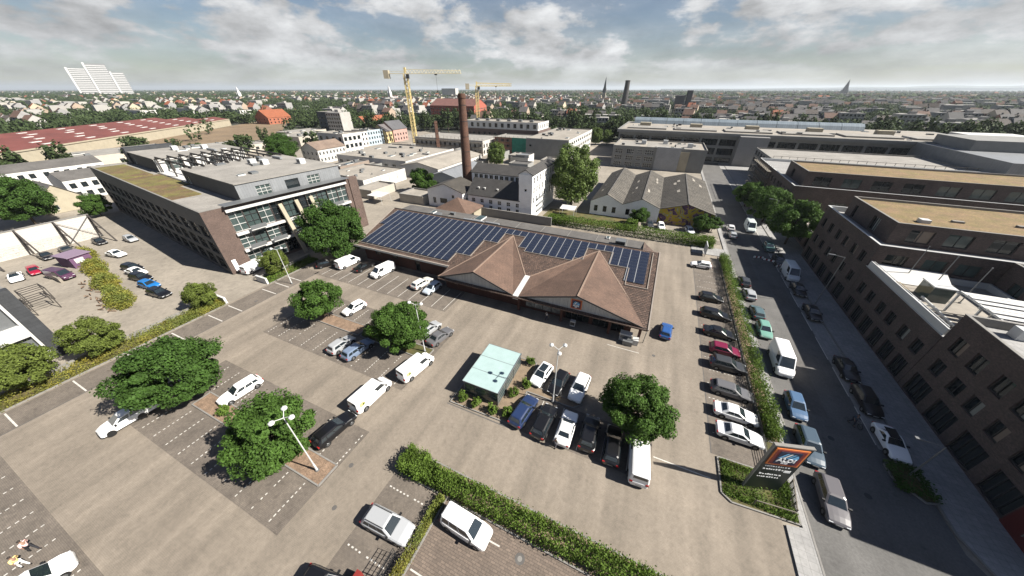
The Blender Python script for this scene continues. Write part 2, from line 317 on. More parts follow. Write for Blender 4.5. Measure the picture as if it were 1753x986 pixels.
def facade(b, root, p0, ang, w, z0, z1, holes, d=0.18, m=0):
    """wall sheet with window openings; p0 = lower left corner seen from outside, holes = (x0,x1,z0,z1,nx,nz,style)"""
    ca, sa = math.cos(ang), math.sin(ang)
    def pt(x, z, y=0.0): return (p0[0]+ca*x-sa*y, p0[1]+sa*x+ca*y, z)
    xs = sorted({0.0, w, *[h[0] for h in holes], *[h[1] for h in holes]}); zs = sorted({z0, z1, *[h[2] for h in holes], *[h[3] for h in holes]})
    for a, c in zip(zs, zs[1:]):
        if c-a < 1e-6: continue
        st = None; zm = (a+c)/2
        for x, y in zip(xs, xs[1:]):
            inside = any(h[0] < (x+y)/2 < h[1] and h[2] < zm < h[3] for h in holes)
            if not inside and st is None: st = x
            if inside and st is not None: b.poly([pt(st,a), pt(x,a), pt(x,c), pt(st,c)], m); st = None
        if st is not None: b.poly([pt(st,a), pt(w,a), pt(w,c), pt(st,c)], m)
    for h in holes:
        x0, x1, a, c = h[:4]
        b.poly([pt(x0,a), pt(x1,a), pt(x1,a,d), pt(x0,a,d)], m); b.poly([pt(x0,c,d), pt(x1,c,d), pt(x1,c), pt(x0,c)], m)
        b.poly([pt(x0,a), pt(x0,a,d), pt(x0,c,d), pt(x0,c)], m); b.poly([pt(x1,a,d), pt(x1,a), pt(x1,c), pt(x1,c,d)], m)
        if h[6]:
            fm, pm_ = window_mesh(x1-x0, c-a, h[4], h[5], d, h[6]); wo = link('window', fm, root, pt(x0, a), ang); link('pane', pm_, wo)
def grid(w, n, ww, rows, mx=None, nx=2, nz=1, style='w', skip=()):
    mx = (w/n-ww)/2 if mx is None else mx; st = (w-2*mx-ww)/max(1, n-1); o = []
    for j, (a, c) in enumerate(rows):
        for i in range(n):
            if (i, j) in skip: continue
            o.append((mx+i*st, mx+i*st+ww, a, c, nx, nz, style))
    return o
def shell(root, x0, x1, y0, y1, z0, z1, wm, S=(), E=(), Nn=(), W=(), name='wall', color=None, d=0.18):
    b = MB(wm)
    facade(b, root, (x0,y0), 0, x1-x0, z0, z1, S, d); facade(b, root, (x1,y0), PI/2, y1-y0, z0, z1, E, d)
    facade(b, root, (x1,y1), PI, x1-x0, z0, z1, Nn, d); facade(b, root, (x0,y1), -PI/2, y1-y0, z0, z1, W, d)
    return b.build(name, root, color=color)
def flat_roof(root, x0, x1, y0, y1, z, rm, cap='kerb', par=0.45, color=None):
    t = 0.28
    r = MB(rm).poly([(x0+t,y0+t,z-par), (x1-t,y0+t,z-par), (x1-t,y1-t,z-par), (x0+t,y1-t,z-par)]).build('roof', root, color=color)
    b = MB(cap); e = 0.04
    for q in ((x0-e,x1+e,y0-e,y0+t), (x0-e,x1+e,y1-t,y1+e), (x0-e,x0+t,y0+t,y1-t), (x1-t,x1+e,y0+t,y1-t)):
        b.box(*q, z, z+0.07)
    for (ax, ay), (bx, by) in (((x0+t,y0+t),(x1-t,y0+t)), ((x1-t,y0+t),(x1-t,y1-t)), ((x1-t,y1-t),(x0+t,y1-t)), ((x0+t,y1-t),(x0+t,y0+t))):
        b.poly([(bx,by,z-par), (ax,ay,z-par), (ax,ay,z), (bx,by,z)])
    b.build('parapet', root); return r
def gable_roof(root, x0, x1, y0, y1, ze, zr, rm, axis='y', ov=0.35, th=0.18, color=None, name='roof', chim=False, wall=None, wcol=None):
    """ridge along axis; two thick slopes, gable triangles in the wall material"""
    def P(u, v, z): return (u, v, z) if axis == 'y' else (v, u, z)
    if axis == 'y': u0, u1, v0, v1 = x0, x1, y0, y1
    else: u0, u1, v0, v1 = y0, y1, x0, x1
    um = (u0+u1)/2; sl = (zr-ze)/(um-u0); b = MB(rm)
    for s, ue in ((-1, u0-ov), (1, u1+ov)):
        zo = ze-ov*sl
        q = [P(ue, v0-ov, zo), P(ue, v1+ov, zo), P(um, v1+ov, zr), P(um, v0-ov, zr)]
        if (s > 0) == (axis == 'y'): q = q[::-1]
        q = q[::-1]
        b.poly([(x, y, z+th) for x, y, z in q]); b.poly([(x, y, z+0.01) for x, y, z in q[::-1]])
        for a, c in zip(q, q[1:]+q[:1]): b.poly([(*a[:2], a[2]+0.01), (*c[:2], c[2]+0.01), (*c[:2], c[2]+th), (*a[:2], a[2]+th)])
    r = b.build(name, root, color=color)
    if wall:
        MB(wall).poly([P(u0, v0, ze), P(u1, v0, ze), P(um, v0, zr)]).build('gable', root, color=wcol); MB(wall).poly([P(u1, v1, ze), P(u0, v1, ze), P(um, v1, zr)]).build('gable', root, color=wcol)
    return r
# ------------------------------------------------------------------ foliage
def quads_mesh(name, cen, size, mname, up=0.4, outward=None):
    n = len(cen); d = rng.normal(size=(n, 3)); 
    if outward is not None: d = d*0.75+outward
    d[:, 2] += up; d /= np.linalg.norm(d, axis=1)[:, None]
    a = rng.normal(size=(n, 3)); u = np.cross(d, a); u /= np.linalg.norm(u, axis=1)[:, None]; v = np.cross(d, u)
    s = (size*rng.uniform(0.6, 1.25, n))[:, None]; u = u*s*0.5; v = v*s*0.36
    V = np.empty((n, 4, 3)); V[:, 0] = cen-u; V[:, 1] = cen-v*1.0; V[:, 2] = cen+u; V[:, 3] = cen+v
    me = bpy.data.meshes.new(name); me.vertices.add(n*4); me.vertices.foreach_set('co', V.reshape(-1))
    me.loops.add(n*4); me.loops.foreach_set('vertex_index', np.arange(n*4, dtype=np.int32)); me.polygons.add(n)
    me.polygons.foreach_set('loop_start', np.arange(0, n*4, 4, dtype=np.int32)); me.materials.append(M(mname)); me.update(); me.validate(); return me
def crown_points(rx, ry, rz, lobes, per, lr=0.34, core=0.55):
    P_, O_ = [], []
    for i in range(lobes):
        while True:
            c = rng.uniform(-1, 1, 3); q = np.linalg.norm(c)
            if core*0.6 < q < 0.92 and rng.uniform() < 0.35+0.65*q: break
        r = lr*rng.uniform(0.45, 1.25); sq = rng.uniform(0.7, 1.15, 3); d = rng.normal(size=(per, 3)); d /= np.linalg.norm(d, axis=1)[:, None]
        rr = rng.uniform(0.45, 1.0, per)[:, None]**0.6; out_l = rng.uniform(0, 1, per) < 0.05; rr[out_l] *= rng.uniform(1.05, 1.35, (int(out_l.sum()), 1))
        P_.append(c+d*rr*r*sq); O_.append(d*0.8+c*0.5)
    p = np.vstack(P_); o = np.vstack(O_); return p*np.array([rx, ry, rz]), o
def trunk_mesh(h, r, rx, rz, limbs=7, m='bark'):
    b = MB(m); b.tube((0,0,-0.05), (0.06*h*0.2,0,h*0.55), r, r*0.75, 8); top = (0.06*h*0.2,0,h*0.55); b.tube(top, (0,0,h), r*0.75, r*0.3, 7)
    for k in range(limbs):
        a = 2*PI*k/limbs+rng.uniform(-.4, .4); z = h*rng.uniform(0.42, 0.8); l = rx*rng.uniform(0.5, 0.85)
        e = (math.cos(a)*l, math.sin(a)*l, z+l*rng.uniform(0.4, 0.8)); b.tube((0.01*h,0,z), e, r*0.42, r*0.12, 5, cap=False)
    return b.mesh('trunk')
TREES = {}
def tree_proto(key, rx, rz, zc, lobes, per, leaf, mname, trunk_r=0.2, lr=0.34):
    p, o = crown_points(rx, rx, rz, lobes, per, lr); p[:, 2] += zc; keep = p[:, 2] > zc-rz*0.78
    TREES[key] = (quads_mesh('crown', p[keep], leaf, mname, 0.35, o[keep]), trunk_mesh(zc+rz*0.35, trunk_r, rx, rz))
def tree(key, loc, label, rz=0.0, s=(1,1,1), name='tree', group=None, cat='tree'):
    t = thing(name, label, cat, loc, rz, group); t.scale = s
    link('trunk', TREES[key][1], t); link('crown', TREES[key][0], t); return t
def leaf_strip(pts_fn, n, size, mname, name, label, cat='hedge', up=0.3, group=None, parent=None):
    return tag(link(name, quads_mesh(name, pts_fn(n), size, mname, up), parent), label, cat, group)
def box_shell(x0, x1, y0, y1, z0, z1, bumps=0.12, thin=0.3):
    """points in a clipped hedge: mostly near its faces, with an uneven skin"""
    def fn(n):
        p = rng.uniform(0, 1, (n, 3)); f = rng.integers(0, 6, n)
        e = rng.beta(1.0, 5.0, n)*0.5
        ax = np.where(f < 2, 2, np.where(f < 4, 0, 1)); 
        p[np.arange(n), ax] = np.where((f % 2 == 0) | (ax == 2), 1-e, e)
        q = np.array([x0, y0, z0])+p*np.array([x1-x0, y1-y0, z1-z0])
        k = 0.5*np.sin(q[:, 0]*2.1+q[:, 1]*1.3)+0.5*np.sin(q[:, 0]*0.9-q[:, 1]*2.7+1.0)+rng.normal(0, 0.5, n)
        q[:, 2] += k*bumps*(q[:, 2]-z0)/(z1-z0)*1.4; q[:, 0] += rng.normal(0, bumps*0.7, n)+k*bumps*0.6; q[:, 1] += rng.normal(0, bumps*0.7, n)-k*bumps*0.6
        q[:, 2] = np.maximum(q[:, 2], z0+0.02)
        g_ = np.sin(q[:, 0]*1.7+q[:, 1]*0.6)*np.sin(q[:, 1]*1.4-q[:, 0]*0.5+2)+0.5*np.sin(q[:, 0]*4.1+q[:, 1]*3.7); hgt = (q[:, 2]-z0)/(z1-z0)
        return q[(hgt < 1.06-0.95*thin+thin*g_+rng.normal(0, 0.12, n)) | (rng.uniform(0, 1, n) < 0.18)]
    return fn
# ------------------------------------------------------------------ ground, lot, street
def sheet(name, pts, z, m, parent=None, kind='structure'):
    o = MB(m).poly([(x, y, z) for x, y in pts]).build(name, parent)
    if parent is None: o['kind'] = kind
    return o
def rect(x0, x1, y0, y1): return [(x0,y0), (x1,y0), (x1,y1), (x0,y1)]
D_ = 30000
sheet('ground', [(D_*math.cos(2*PI*k/64), D_*math.sin(2*PI*k/64)) for k in range(64)], -0.10, 'city_ground')
sheet('town_floor', rect(-282, 150, -70, 260), -0.05, 'concrete_yard')
lot = sheet('parking_lot', rect(-66.2, 17.4, -60, 82), 0.0, 'paver_beige')
for r in ((-65.6,-61.2,-20,36), (-70,-20,-16.8,-5.6), (-50.9,-23.4,1.8,12.5), (-52.3,-24.0,18.6,30.6), (-61.5,-28.5,35.0,44.3), (12.0,17.3,25.6,73.5), (-17.6,-12.3,-6,10.2), (-9.4,6.2,19.6,24.9)):
    sheet('bay_paving', rect(*r), 0.006, 'paver_dark', lot)
# dotted bay lines: short white setts let into the paving, one mesh per line
def dotted(x, y0, y1, along='y', step=0.42, ln=0.22, wd=0.12):
    b = MB('white_line'); n = int((y1-y0)/step)
    for k in range(n):
        if random.random() < 0.06: continue
        a = y0+k*step; c = a+ln*random.uniform(0.8, 1.1); j = random.uniform(-.01, .01)
        q = rect(x-wd/2+j, x+wd/2+j, a, c) if along == 'y' else rect(a, c, x-wd/2+j, x+wd/2+j)
        b.poly([(u, v, 0.013) for u, v in q])
    return b.build('bay_line', lot)
for k in range(19): dotted(-66+k*2.52, -11.0, -5.9); dotted(-66+k*2.52, -16.5, -11.6)
for k in range(11): dotted(-50.3+k*2.52, 2.2, 6.3); 
for k in range(11): dotted(-49.0+k*2.52, 8.3, 12.3)
for k in range(11): dotted(-51.6+k*2.6, 19.0, 24.0); dotted(-51.6+k*2.6, 26.4, 30.2)
for y in (3.9, 6.5, 9.0): dotted(y, -17.2, -12.6, 'x')
for k in range(18): dotted(28.4+k*2.62, 12.4, 17.0, 'x', 0.45, 0.2, 0.09)
def line(x0, x1, y0, y1): return MB('white_line').poly([(a, b, 0.012) for a, b in rect(x0, x1, y0, y1)]).build('bay_line', lot)
for y in (-14.6, -9.2, -3.7, 1.8, 7.2, 12.4, 17.5, 20.6, 26.6, 29.2, 31.8): line(-65.4, -61.3, y, y+0.16)
for k in range(13): line(-59.8+k*2.55, -59.7+k*2.55, 35.4, 41.5)
for k in range(6): line(-9.2+k*2.62, -9.12+k*2.62, 20.0, 24.6)
line(-1.0, 3.6, 38.2, 38.3); line(6.4, 11.8, 22.6, 22.72)
# drain channels and wheel-worn strips are part of the lot
b = MB('roof_bitumen')
for x0, x1, y0, y1 in ((-17.5, -8.9, 19.35, 19.5), (-61.2, -61.05, -20, 36), (12.0, 12.1, 25.6, 73)): b.poly([(a, c, 0.010) for a, c in rect(x0, x1, y0, y1)])
b.build('drain_channel', lot)
for x, y, r in ((-22.3, 8.9, 0.24), (-20.6, 5.4, 0.22), (5.6, 38.6, 0.25), (-62.2, 23.6, 0.28)):
    MB('roof_bitumen').tube((x, y, 0.0), (x, y, 0.016), r, r, 16).build('manhole_cover', lot)
# beds with kerbs
def bed(name, pts, m, z=0.10):
    o = struct(MB(m, 'kerb').prism(pts, -0.02, z, 0).build(name)); k = MB('kerb')
    for (ax, ay), (bx, by) in zip(pts, pts[1:]+pts[:1]): k.bar((ax, ay, z*0.5+0.015), (bx, by, z*0.5+0.015), 0.14, 0, z+0.07)
    k.build('kerb', o); return o
bed('planting_bed', rect(-46.2, -38.6, 6.3, 8.3), 'mulch'); bed('planting_bed', rect(-34.0, -23.6, 6.1, 8.3), 'mulch')
bed('planting_bed', rect(-48.2, -37.6, 24.2, 26.4), 'mulch'); bed('planting_bed', rect(-37.0, -24.6, 24.2, 26.4), 'lawn')
bed('planting_bed', [(-17.2,19.7), (-9.0,19.9), (-9.0,25.0), (-3.0,25.0), (-2.0,26.0), (-8.8,26.2), (-9.6,30.2), (-17.2,30.0)], 'gravel_bed')
bed('planting_bed', [(12.6,21.6), (13.4,21.0), (18.8,21.4), (18.8,29.6), (17.5,29.6), (17.4,25.6), (12.6,25.4)], 'lawn')
bed('planting_bed', rect(17.5, 19.1, 29.7, 78.5), 'mulch'); bed('planting_bed', [(-17.2,10.4), (14,10.2), (14,12.6), (-16.4,12.8)], 'gravel_bed')
bed('planting_bed', rect(-12.25, -11.45, -8, 10.3), 'lawn'); bed('planting_bed', rect(-69.0, -66.0, -24, 21.0), 'lawn'); bed('planting_bed', rect(-69.0, -66.0, 28.6, 40), 'lawn')
bed('planting_bed', [(28.4,31.6), (30.3,32.6), (31.4,28.8), (30.2,28.4), (28.5,30.2)], 'lawn')
sheet('brick_court', rect(-11.4, 16.0, -14, 10.3), 0.004, 'paver_red')
for k, y in enumerate((1.2, 5.6, 9.9)): MB('white_line').poly([(a, c, 0.010) for a, c in rect(-11.2, -5.2, y-0.9, y-0.78)]).build('bay_line', bpy.data.objects['brick_court'])
MB('roof_bitumen', 'kerb').tube((-3.3, 9.0, 0.0), (-3.3, 9.0, 0.012), 0.42, 0.42, 20).tube((-3.3, 9.0, 0.012), (-3.3, 9.0, 0.016), 0.2, 0.2, 16, 1).build('manhole_cover', bpy.data.objects['brick_court'])
# street and pavements
street = sheet('street', [(19.5,-60), (44,-60), (44,14), (33.5,19.5), (30.9,24.5), (30.9,33), (30.9,235), (19.6,235)], 0.002, 'asphalt')
def pave(name, pts, z=0.11, m='pavement'):
    o = struct(MB(m).prism(pts, -0.02, z).build(name)); k = MB('kerb')
    return o
pw = pave('pavement', [(17.6,14), (19.4,14), (19.4,29.6), (18.9,29.6), (18.9,21.2), (17.6,20.9)])
pv2 = pave('pavement', rect(19.15, 20.0, 29.7, 235)); pv3 = pave('pavement', [(31.2,26), (32.6,22.4), (36,19), (47,15), (47,235), (31.2,235)])
pv4 = pave('pavement', rect(12.0, 19.1, 79, 83.5))
for o, pts in ((pv3, [(31.1,235), (31.1,26), (32.5,22.3), (36,18.9), (47,14.9)]), (pv2, [(20.08,29.7), (20.08,235)]), (pw, [(19.48,14), (19.48,29.6)])):
    k = MB('kerb')
    for (ax, ay), (bx, by) in zip(pts, pts[1:]): k.bar((ax, ay, 0.055), (bx, by, 0.055), 0.16, 0, 0.15)
    k.build('kerb', o)
sheet('parking_lane', rect(28.75, 31.0, 33.5, 230), 0.007, 'pavement'); sheet('parking_lane', rect(20.2, 22.4, 20, 230), 0.006, 'asphalt')
for k in range(28): MB('white_line').poly([(a, c, 0.012) for a, c in rect(28.66, 28.78, 34+k*7, 39.4+k*7)]).build('lane_mark', street)
# yard beyond the left fence, tan railway strip, lawn by the workshop
yard = sheet('yard', [(-135,-30), (-66.2,-30), (-66.2,34), (-77,27.6), (-135,34)], 0.003, 'concrete_yard')
sheet('lawn', rect(-29, -3.0, 86.6, 96.4), 0.01, 'lawn'); sheet('workshop_forecourt', rect(-2.6, 18.8, 86.6, 96.4), 0.008, 'concrete_yard')
sheet('railway_strip', [(-300,36), (-306,80), (-296,115), (-282,155), (-297,185), (-430,285), (-445,250), (-311,62)], 0.02, 'tan_ground')
# far ridge on the right horizon
b = MB('hill'); prev = None
for k in range(41):
    a = R(92 - k*1.75); r = 14000; h = 40+110*max(0, math.sin((k-6)/34*PI))*(0.8+0.2*math.sin(k*1.7))
    p = (r*math.cos(a), r*math.sin(a)); q = (1.25*r*math.cos(a), 1.25*r*math.sin(a))
    if prev: b.poly([(*prev[0], -1), (*p, -1), (*p, h*0.45), (*prev[0], prev[2]*0.45)]); b.poly([(*prev[0], prev[2]*0.45), (*p, h*0.45), (*q, h), (*prev[1], prev[2])])
    prev = (p, q, h)
struct(b.build('hills'))

# ------------------------------------------------------------------ the shop
shop = thing('supermarket', 'low brick shop with brown tiled roof, two front gables and solar panels', 'shop')
EZ, RZ, SL = 3.2, 6.5, 3.3/20.7
def rz_(y): return EZ+(y-40.0)*SL
w_ = MB('brick_red')
facade(w_, shop, (-56.6,45.0), 0, 23.8, 0, 3.75, [(3,4.4,1.7,2.9,2,1,'d'), (8,9.4,1.7,2.9,2,1,'d'), (14,15.2,0.02,2.3,1,1,'d')])
facade(w_, shop, (-32.8,42.0), 0, 34.6, 0, 3.1, [(1.8,2.7,1.3,2.3,1,1,'w'), (9.6,10.5,1.3,2.3,1,1,'w'), (14.6,15.5,1.3,2.4,1,1,'w'), (24.0,28.0,0.02,2.6,4,1,'d'), (28.6,33.6,0.02,2.6,5,1,'d')])
facade(w_, shop, (-32.8,45.0), -PI/2, 3.0, 0, 3.1, []); facade(w_, shop, (1.8,42.0), PI/2, 19.0, 0, 3.3, [(5,6.2,0.02,2.2,1,1,'d')])
facade(w_, shop, (1.8,61.0), PI/2, 5.5, 0, 4.0, []); facade(w_, shop, (1.8,66.5), PI, 58.4, 0, 4.0, []); facade(w_, shop, (-56.6,66.5), -PI/2, 21.5, 0, 3.7, [])
w_.build('wall', shop)
# main pent roof: stepped courses of tile as real ribs
pent = MB('tile_brown')
def pl(x, y, dz=0.0): return (x, y, rz_(y)+dz)
pent.poly([pl(-57.6,43.9), pl(-33.0,43.9), pl(-33.0,39.9), pl(4.0,39.9), pl(4.0,60.7), pl(-60.9,60.7)])
pent.poly([pl(-57.6,43.9,-0.2), pl(-60.9,60.7,-0.2), pl(4.0,60.7,-0.2), pl(4.0,39.9,-0.2), pl(-33.0,39.9,-0.2), pl(-33.0,43.9,-0.2)])
for (ax, ay), (bx, by) in (((-57.6,43.9),(-33,43.9)), ((-33,43.9),(-33,39.9)), ((-33,39.9),(4,39.9)), ((4,39.9),(4,60.7)), ((4,60.7),(-60.9,60.7)), ((-60.9,60.7),(-57.6,43.9))):
    pent.poly([pl(ax,ay,-0.2), pl(bx,by,-0.2), pl(bx,by), pl(ax,ay)])
pr_ = pent.build('roof', shop)
ribs = MB('tile_brown'); y = 40.3
while y < 60.5:
    xl = -57.6-(y-43.9)*0.196 if y > 43.9 else -17.0
    ribs.poly([pl(xl,y,0.0), pl(3.97,y,0.0), pl(3.97,y,0.05), pl(xl,y,0.05)]); ribs.poly([pl(xl,y,0.05), pl(3.97,y,0.05), pl(3.97,y+0.34,0.006), pl(xl,y+0.34,0.006)]); y += 0.40
ribs.build('tile_courses', shop, kind='stuff')
MB('flashing').box(-57.9, -33.0, 43.55, 43.9, rz_(43.9)-0.22, rz_(43.9)+0.04).build('eaves_trim', shop)
for p, q in (((4.05,39.9),(4.05,60.7)), ((-57.7,43.9),(-61.0,60.7))): MB('flashing').bar(pl(*p,0.05), pl(*q,0.05), 0.18).build('verge_trim', shop)
b = MB('metal_grey'); b.tube((-57.9,43.45,rz_(43.9)-0.18), (-33.2,43.45,rz_(43.9)-0.18), 0.09, n=8); b.tube((-33.2,43.45,rz_(43.9)-0.2), (-33.2,44.9,0.1), 0.05, n=6); b.build('gutter', shop); MB('metal_grey').tube((3.9,39.85,2.9), (3.9,40.8,0.05), 0.06, n=6).build('downpipe', shop)
# flat strip behind the ridge, with the hipped corner
b = MB('roof_bitumen'); b.box(-60.6, 1.0, 60.75, 66.6, 5.2, 5.75); b.build('rear_flat_roof', shop)
b = MB('tile_brown'); b.poly([(1.02,60.72,6.5), (4.0,60.72,6.45), (4.0,62.2,5.2)]); b.poly([(1.02,60.72,6.5), (4.0,62.2,5.2), (1.6,66.6,5.2), (1.02,66.6,5.8)]); b.poly([(4.0,62.2,5.2), (4.0,60.7,6.45), (4.0,60.7,5.2)]); b.build('corner_hip', shop)
b = MB('metal_dark'); b.bar((-61,60.73,6.53), (1.0,60.73,6.53), 0.22); b.build('ridge_cap', shop)
for k in range(9): MB('kerb').box(-52+k*6.2, -51.9+k*6.2, 60.8, 66.5, 5.76, 5.80).build('roof_seam', shop)
# front gables
def front_gable(x0, xm, x1, yf, za, zl, zr):
    yj = 40.0+(za-EZ)/SL                         # where the ridge meets the pent roof
    yl = 40.0+(zl-EZ)/SL+0.02
    A = (xm, yf, za); J = (xm, yj, za+0.02); Lf = (x0, yf, zl); Rf = (x1, yf, zr)
    def slope(nm, E, m):
        Eb = (E[0], 45.6 if abs(E[0]+17.2) < 1.2 else yl+0.3, rz_(45.6)+0.01 if abs(E[0]+17.2) < 1.2 else E[2])
        Eb = (E[0], max(40.3, 40.0+(E[2]-EZ)/SL), E[2]) if abs(E[0]+17.2) > 1.2 else (E[0], 45.8, rz_(45.8)+0.02)
        q = [E, A, J, Eb]
        b = MB(m); b.poly([(p[0], p[1], p[2]+0.12) for p in q]); b.poly([(p[0], p[1], p[2]-0.05) for p in q]);
        b.poly([(E[0],E[1],E[2]-0.05), (A[0],A[1],A[2]-0.05), (A[0],A[1],A[2]+0.12), (E[0],E[1],E[2]+0.12)]); b.build(nm, shop)
        v = MB('ridge_tile'); v.bar((J[0],J[1],J[2]+0.13), (Eb[0],Eb[1],Eb[2]+0.13), 0.2, 0, 0.10); v.build('valley_trim', shop)
    slope('gable_roof', Lf, 'tile_smooth'); slope('gable_roof', Rf, 'tile_smooth')
    b = MB('ridge_tile'); b.bar((xm,yf-0.05,za+0.16), (xm,yj,za+0.16), 0.26, 0, 0.14); b.build('ridge', shop)
    # boards of the gable, each a piece
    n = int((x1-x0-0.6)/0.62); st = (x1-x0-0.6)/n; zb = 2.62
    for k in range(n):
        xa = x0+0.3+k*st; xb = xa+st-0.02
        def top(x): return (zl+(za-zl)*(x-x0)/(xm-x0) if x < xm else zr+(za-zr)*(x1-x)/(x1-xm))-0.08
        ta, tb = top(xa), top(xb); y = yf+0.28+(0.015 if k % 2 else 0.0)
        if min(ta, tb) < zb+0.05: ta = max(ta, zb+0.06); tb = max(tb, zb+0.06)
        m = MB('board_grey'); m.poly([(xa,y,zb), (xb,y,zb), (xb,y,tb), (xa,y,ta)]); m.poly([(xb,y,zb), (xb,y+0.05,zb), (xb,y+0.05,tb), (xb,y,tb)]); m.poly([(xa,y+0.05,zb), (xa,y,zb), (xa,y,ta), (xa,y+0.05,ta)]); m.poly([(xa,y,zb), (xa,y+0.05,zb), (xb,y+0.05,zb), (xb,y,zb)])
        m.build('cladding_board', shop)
    b = MB('metal_dark'); b.bar((x0,yf-0.02,zl+0.03), (xm,yf-0.02,za+0.03), 0.10, 0, 0.2); b.bar((xm,yf-0.02,za+0.03), (x1,yf-0.02,zr+0.03), 0.10, 0, 0.2); b.build('verge', shop)
    MB('render_grey').poly([(x0+0.3,yf+0.32,2.60), (x1-0.3,yf+0.32,2.60), (x1-0.3,42.0,2.60), (x0+0.3,42.0,2.60)]).build('soffit', shop)
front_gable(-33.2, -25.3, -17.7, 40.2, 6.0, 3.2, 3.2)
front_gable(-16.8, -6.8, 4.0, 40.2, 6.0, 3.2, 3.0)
b = MB('render_white'); b.poly([(-17.75,40.1,3.36), (-16.75,40.1,3.36), (-16.75,45.8,rz_(45.8)+0.2), (-17.75,45.8,rz_(45.8)+0.2)]); b.poly([(-17.75,40.1,2.7), (-16.75,40.1,2.7), (-16.75,40.1,3.36), (-17.75,40.1,3.36)]); b.build('valley_gutter', shop)
for x in (-16.9, -9.2, -1.4, 3.1): MB('brick_red').box(x-0.2, x+0.2, 40.7, 41.1, 0, 2.6).build('pillar', shop)
b = MB('frame_dark', 'poster'); b.box(-16.0, -9.6, 41.85, 41.97, 0.55, 2.35, 0); 
for k in range(4): b.poly([(-15.9+k*1.58,41.84,0.65), (-14.42+k*1.58,41.84,0.65), (-14.42+k*1.58,41.84,2.25), (-15.9+k*1.58,41.84,2.25)], 1)
b.build('poster_board', shop); MB('logo_white').box(-8.8, -7.4, 41.86, 41.98, 1.9, 2.15).build('notice_strip', shop)
# solar panels on the pent roof, each a piece
PW, PD = 1.655, 1.0
pm = MB('solar_frame', 'solar'); pm.box(0, PW-0.04, 0, PD-0.03, 0, 0.04, 0); pm.poly([(0.035,0.035,0.043), (PW-0.075,0.035,0.043), (PW-0.075,PD-0.065,0.043), (0.035,PD-0.065,0.043)], 1)
g = MB('solar_frame', 'solar'); pmesh = pm.mesh('solar_panel'); ang = math.atan(SL); cols = []
x = -57.2
steps = [(-33.9, 44.9), (-30.6, 48.1), (-27.4, 54.1), (-22.6, 58.0), (-20.9, 54.1), (-11.0, 53.0), (-9.2, 54.0), (-4.2, 58.0), (-0.7, 54.0), (2.9, 49.2)]
cnt = 0; rest = []
k = 0; xx = -57.25-3.3
while xx+PW < 2.95:
    for j in range(15):
        y = 58.9-j*1.0*math.cos(ang)
        lim = next((b_ for a_, b_ in steps if xx+PW/2 < a_), 99)
        left = -57.3-(y-44.6)*0.196
        if y < lim-0.15 or xx < left: continue
        rest.append((math.hypot(xx, y), xx, y))
    xx += PW
rest.sort()
for i, (d, x, y) in enumerate(rest):
    if i < 300:
        o = link('solar_panel', pmesh, shop, (x, y, rz_(y)+0.13)); o.rotation_euler = (ang, 0, 0)
far_ = MB('solar_frame', 'solar')
for d, x, y in rest[300:]:
    q = [(x, y), (x+PW-0.04, y), (x+PW-0.04, y+PD-0.04), (x, y+PD-0.04)]; far_.poly([(a, c, rz_(c)+0.165) for a, c in q], 0)
    q = [(x+0.035, y+0.035), (x+PW-0.075, y+0.035), (x+PW-0.075, y+PD-0.075), (x+0.035, y+PD-0.075)]; far_.poly([(a, c, rz_(c)+0.171) for a, c in q], 1)
if len(rest) > 300: far_.build('solar_panel', shop, kind='stuff')
rails = {}
for d, x, y in rest: rails.setdefault(round(x, 3), []).append(y)
for x, ys in rails.items():
    MB('panel_rail').bar((x-0.02, min(ys), rz_(min(ys))+0.16), (x-0.02, max(ys)+PD, rz_(max(ys)+PD)+0.16), 0.11, 0, 0.05).build('panel_rail', shop)
# pale edge strip round the array
b = MB('flashing'); pts = [(-57.5,44.7)]; px = -57.5
out_ = [(-57.6,44.75)]
for a_, y_ in steps: out_ += [(px, y_-0.2), (a_+0.05, y_-0.2)]; px = a_+0.05
out_ += [(px, 59.95)]; out_ = out_[1:]
for (ax, ay), (bx, by) in zip(out_, out_[1:]): b.bar((ax, ay, rz_(ay)+0.13), (bx, by, rz_(by)+0.13), 0.13, 0, 0.12)
b.build('array_edging', shop)
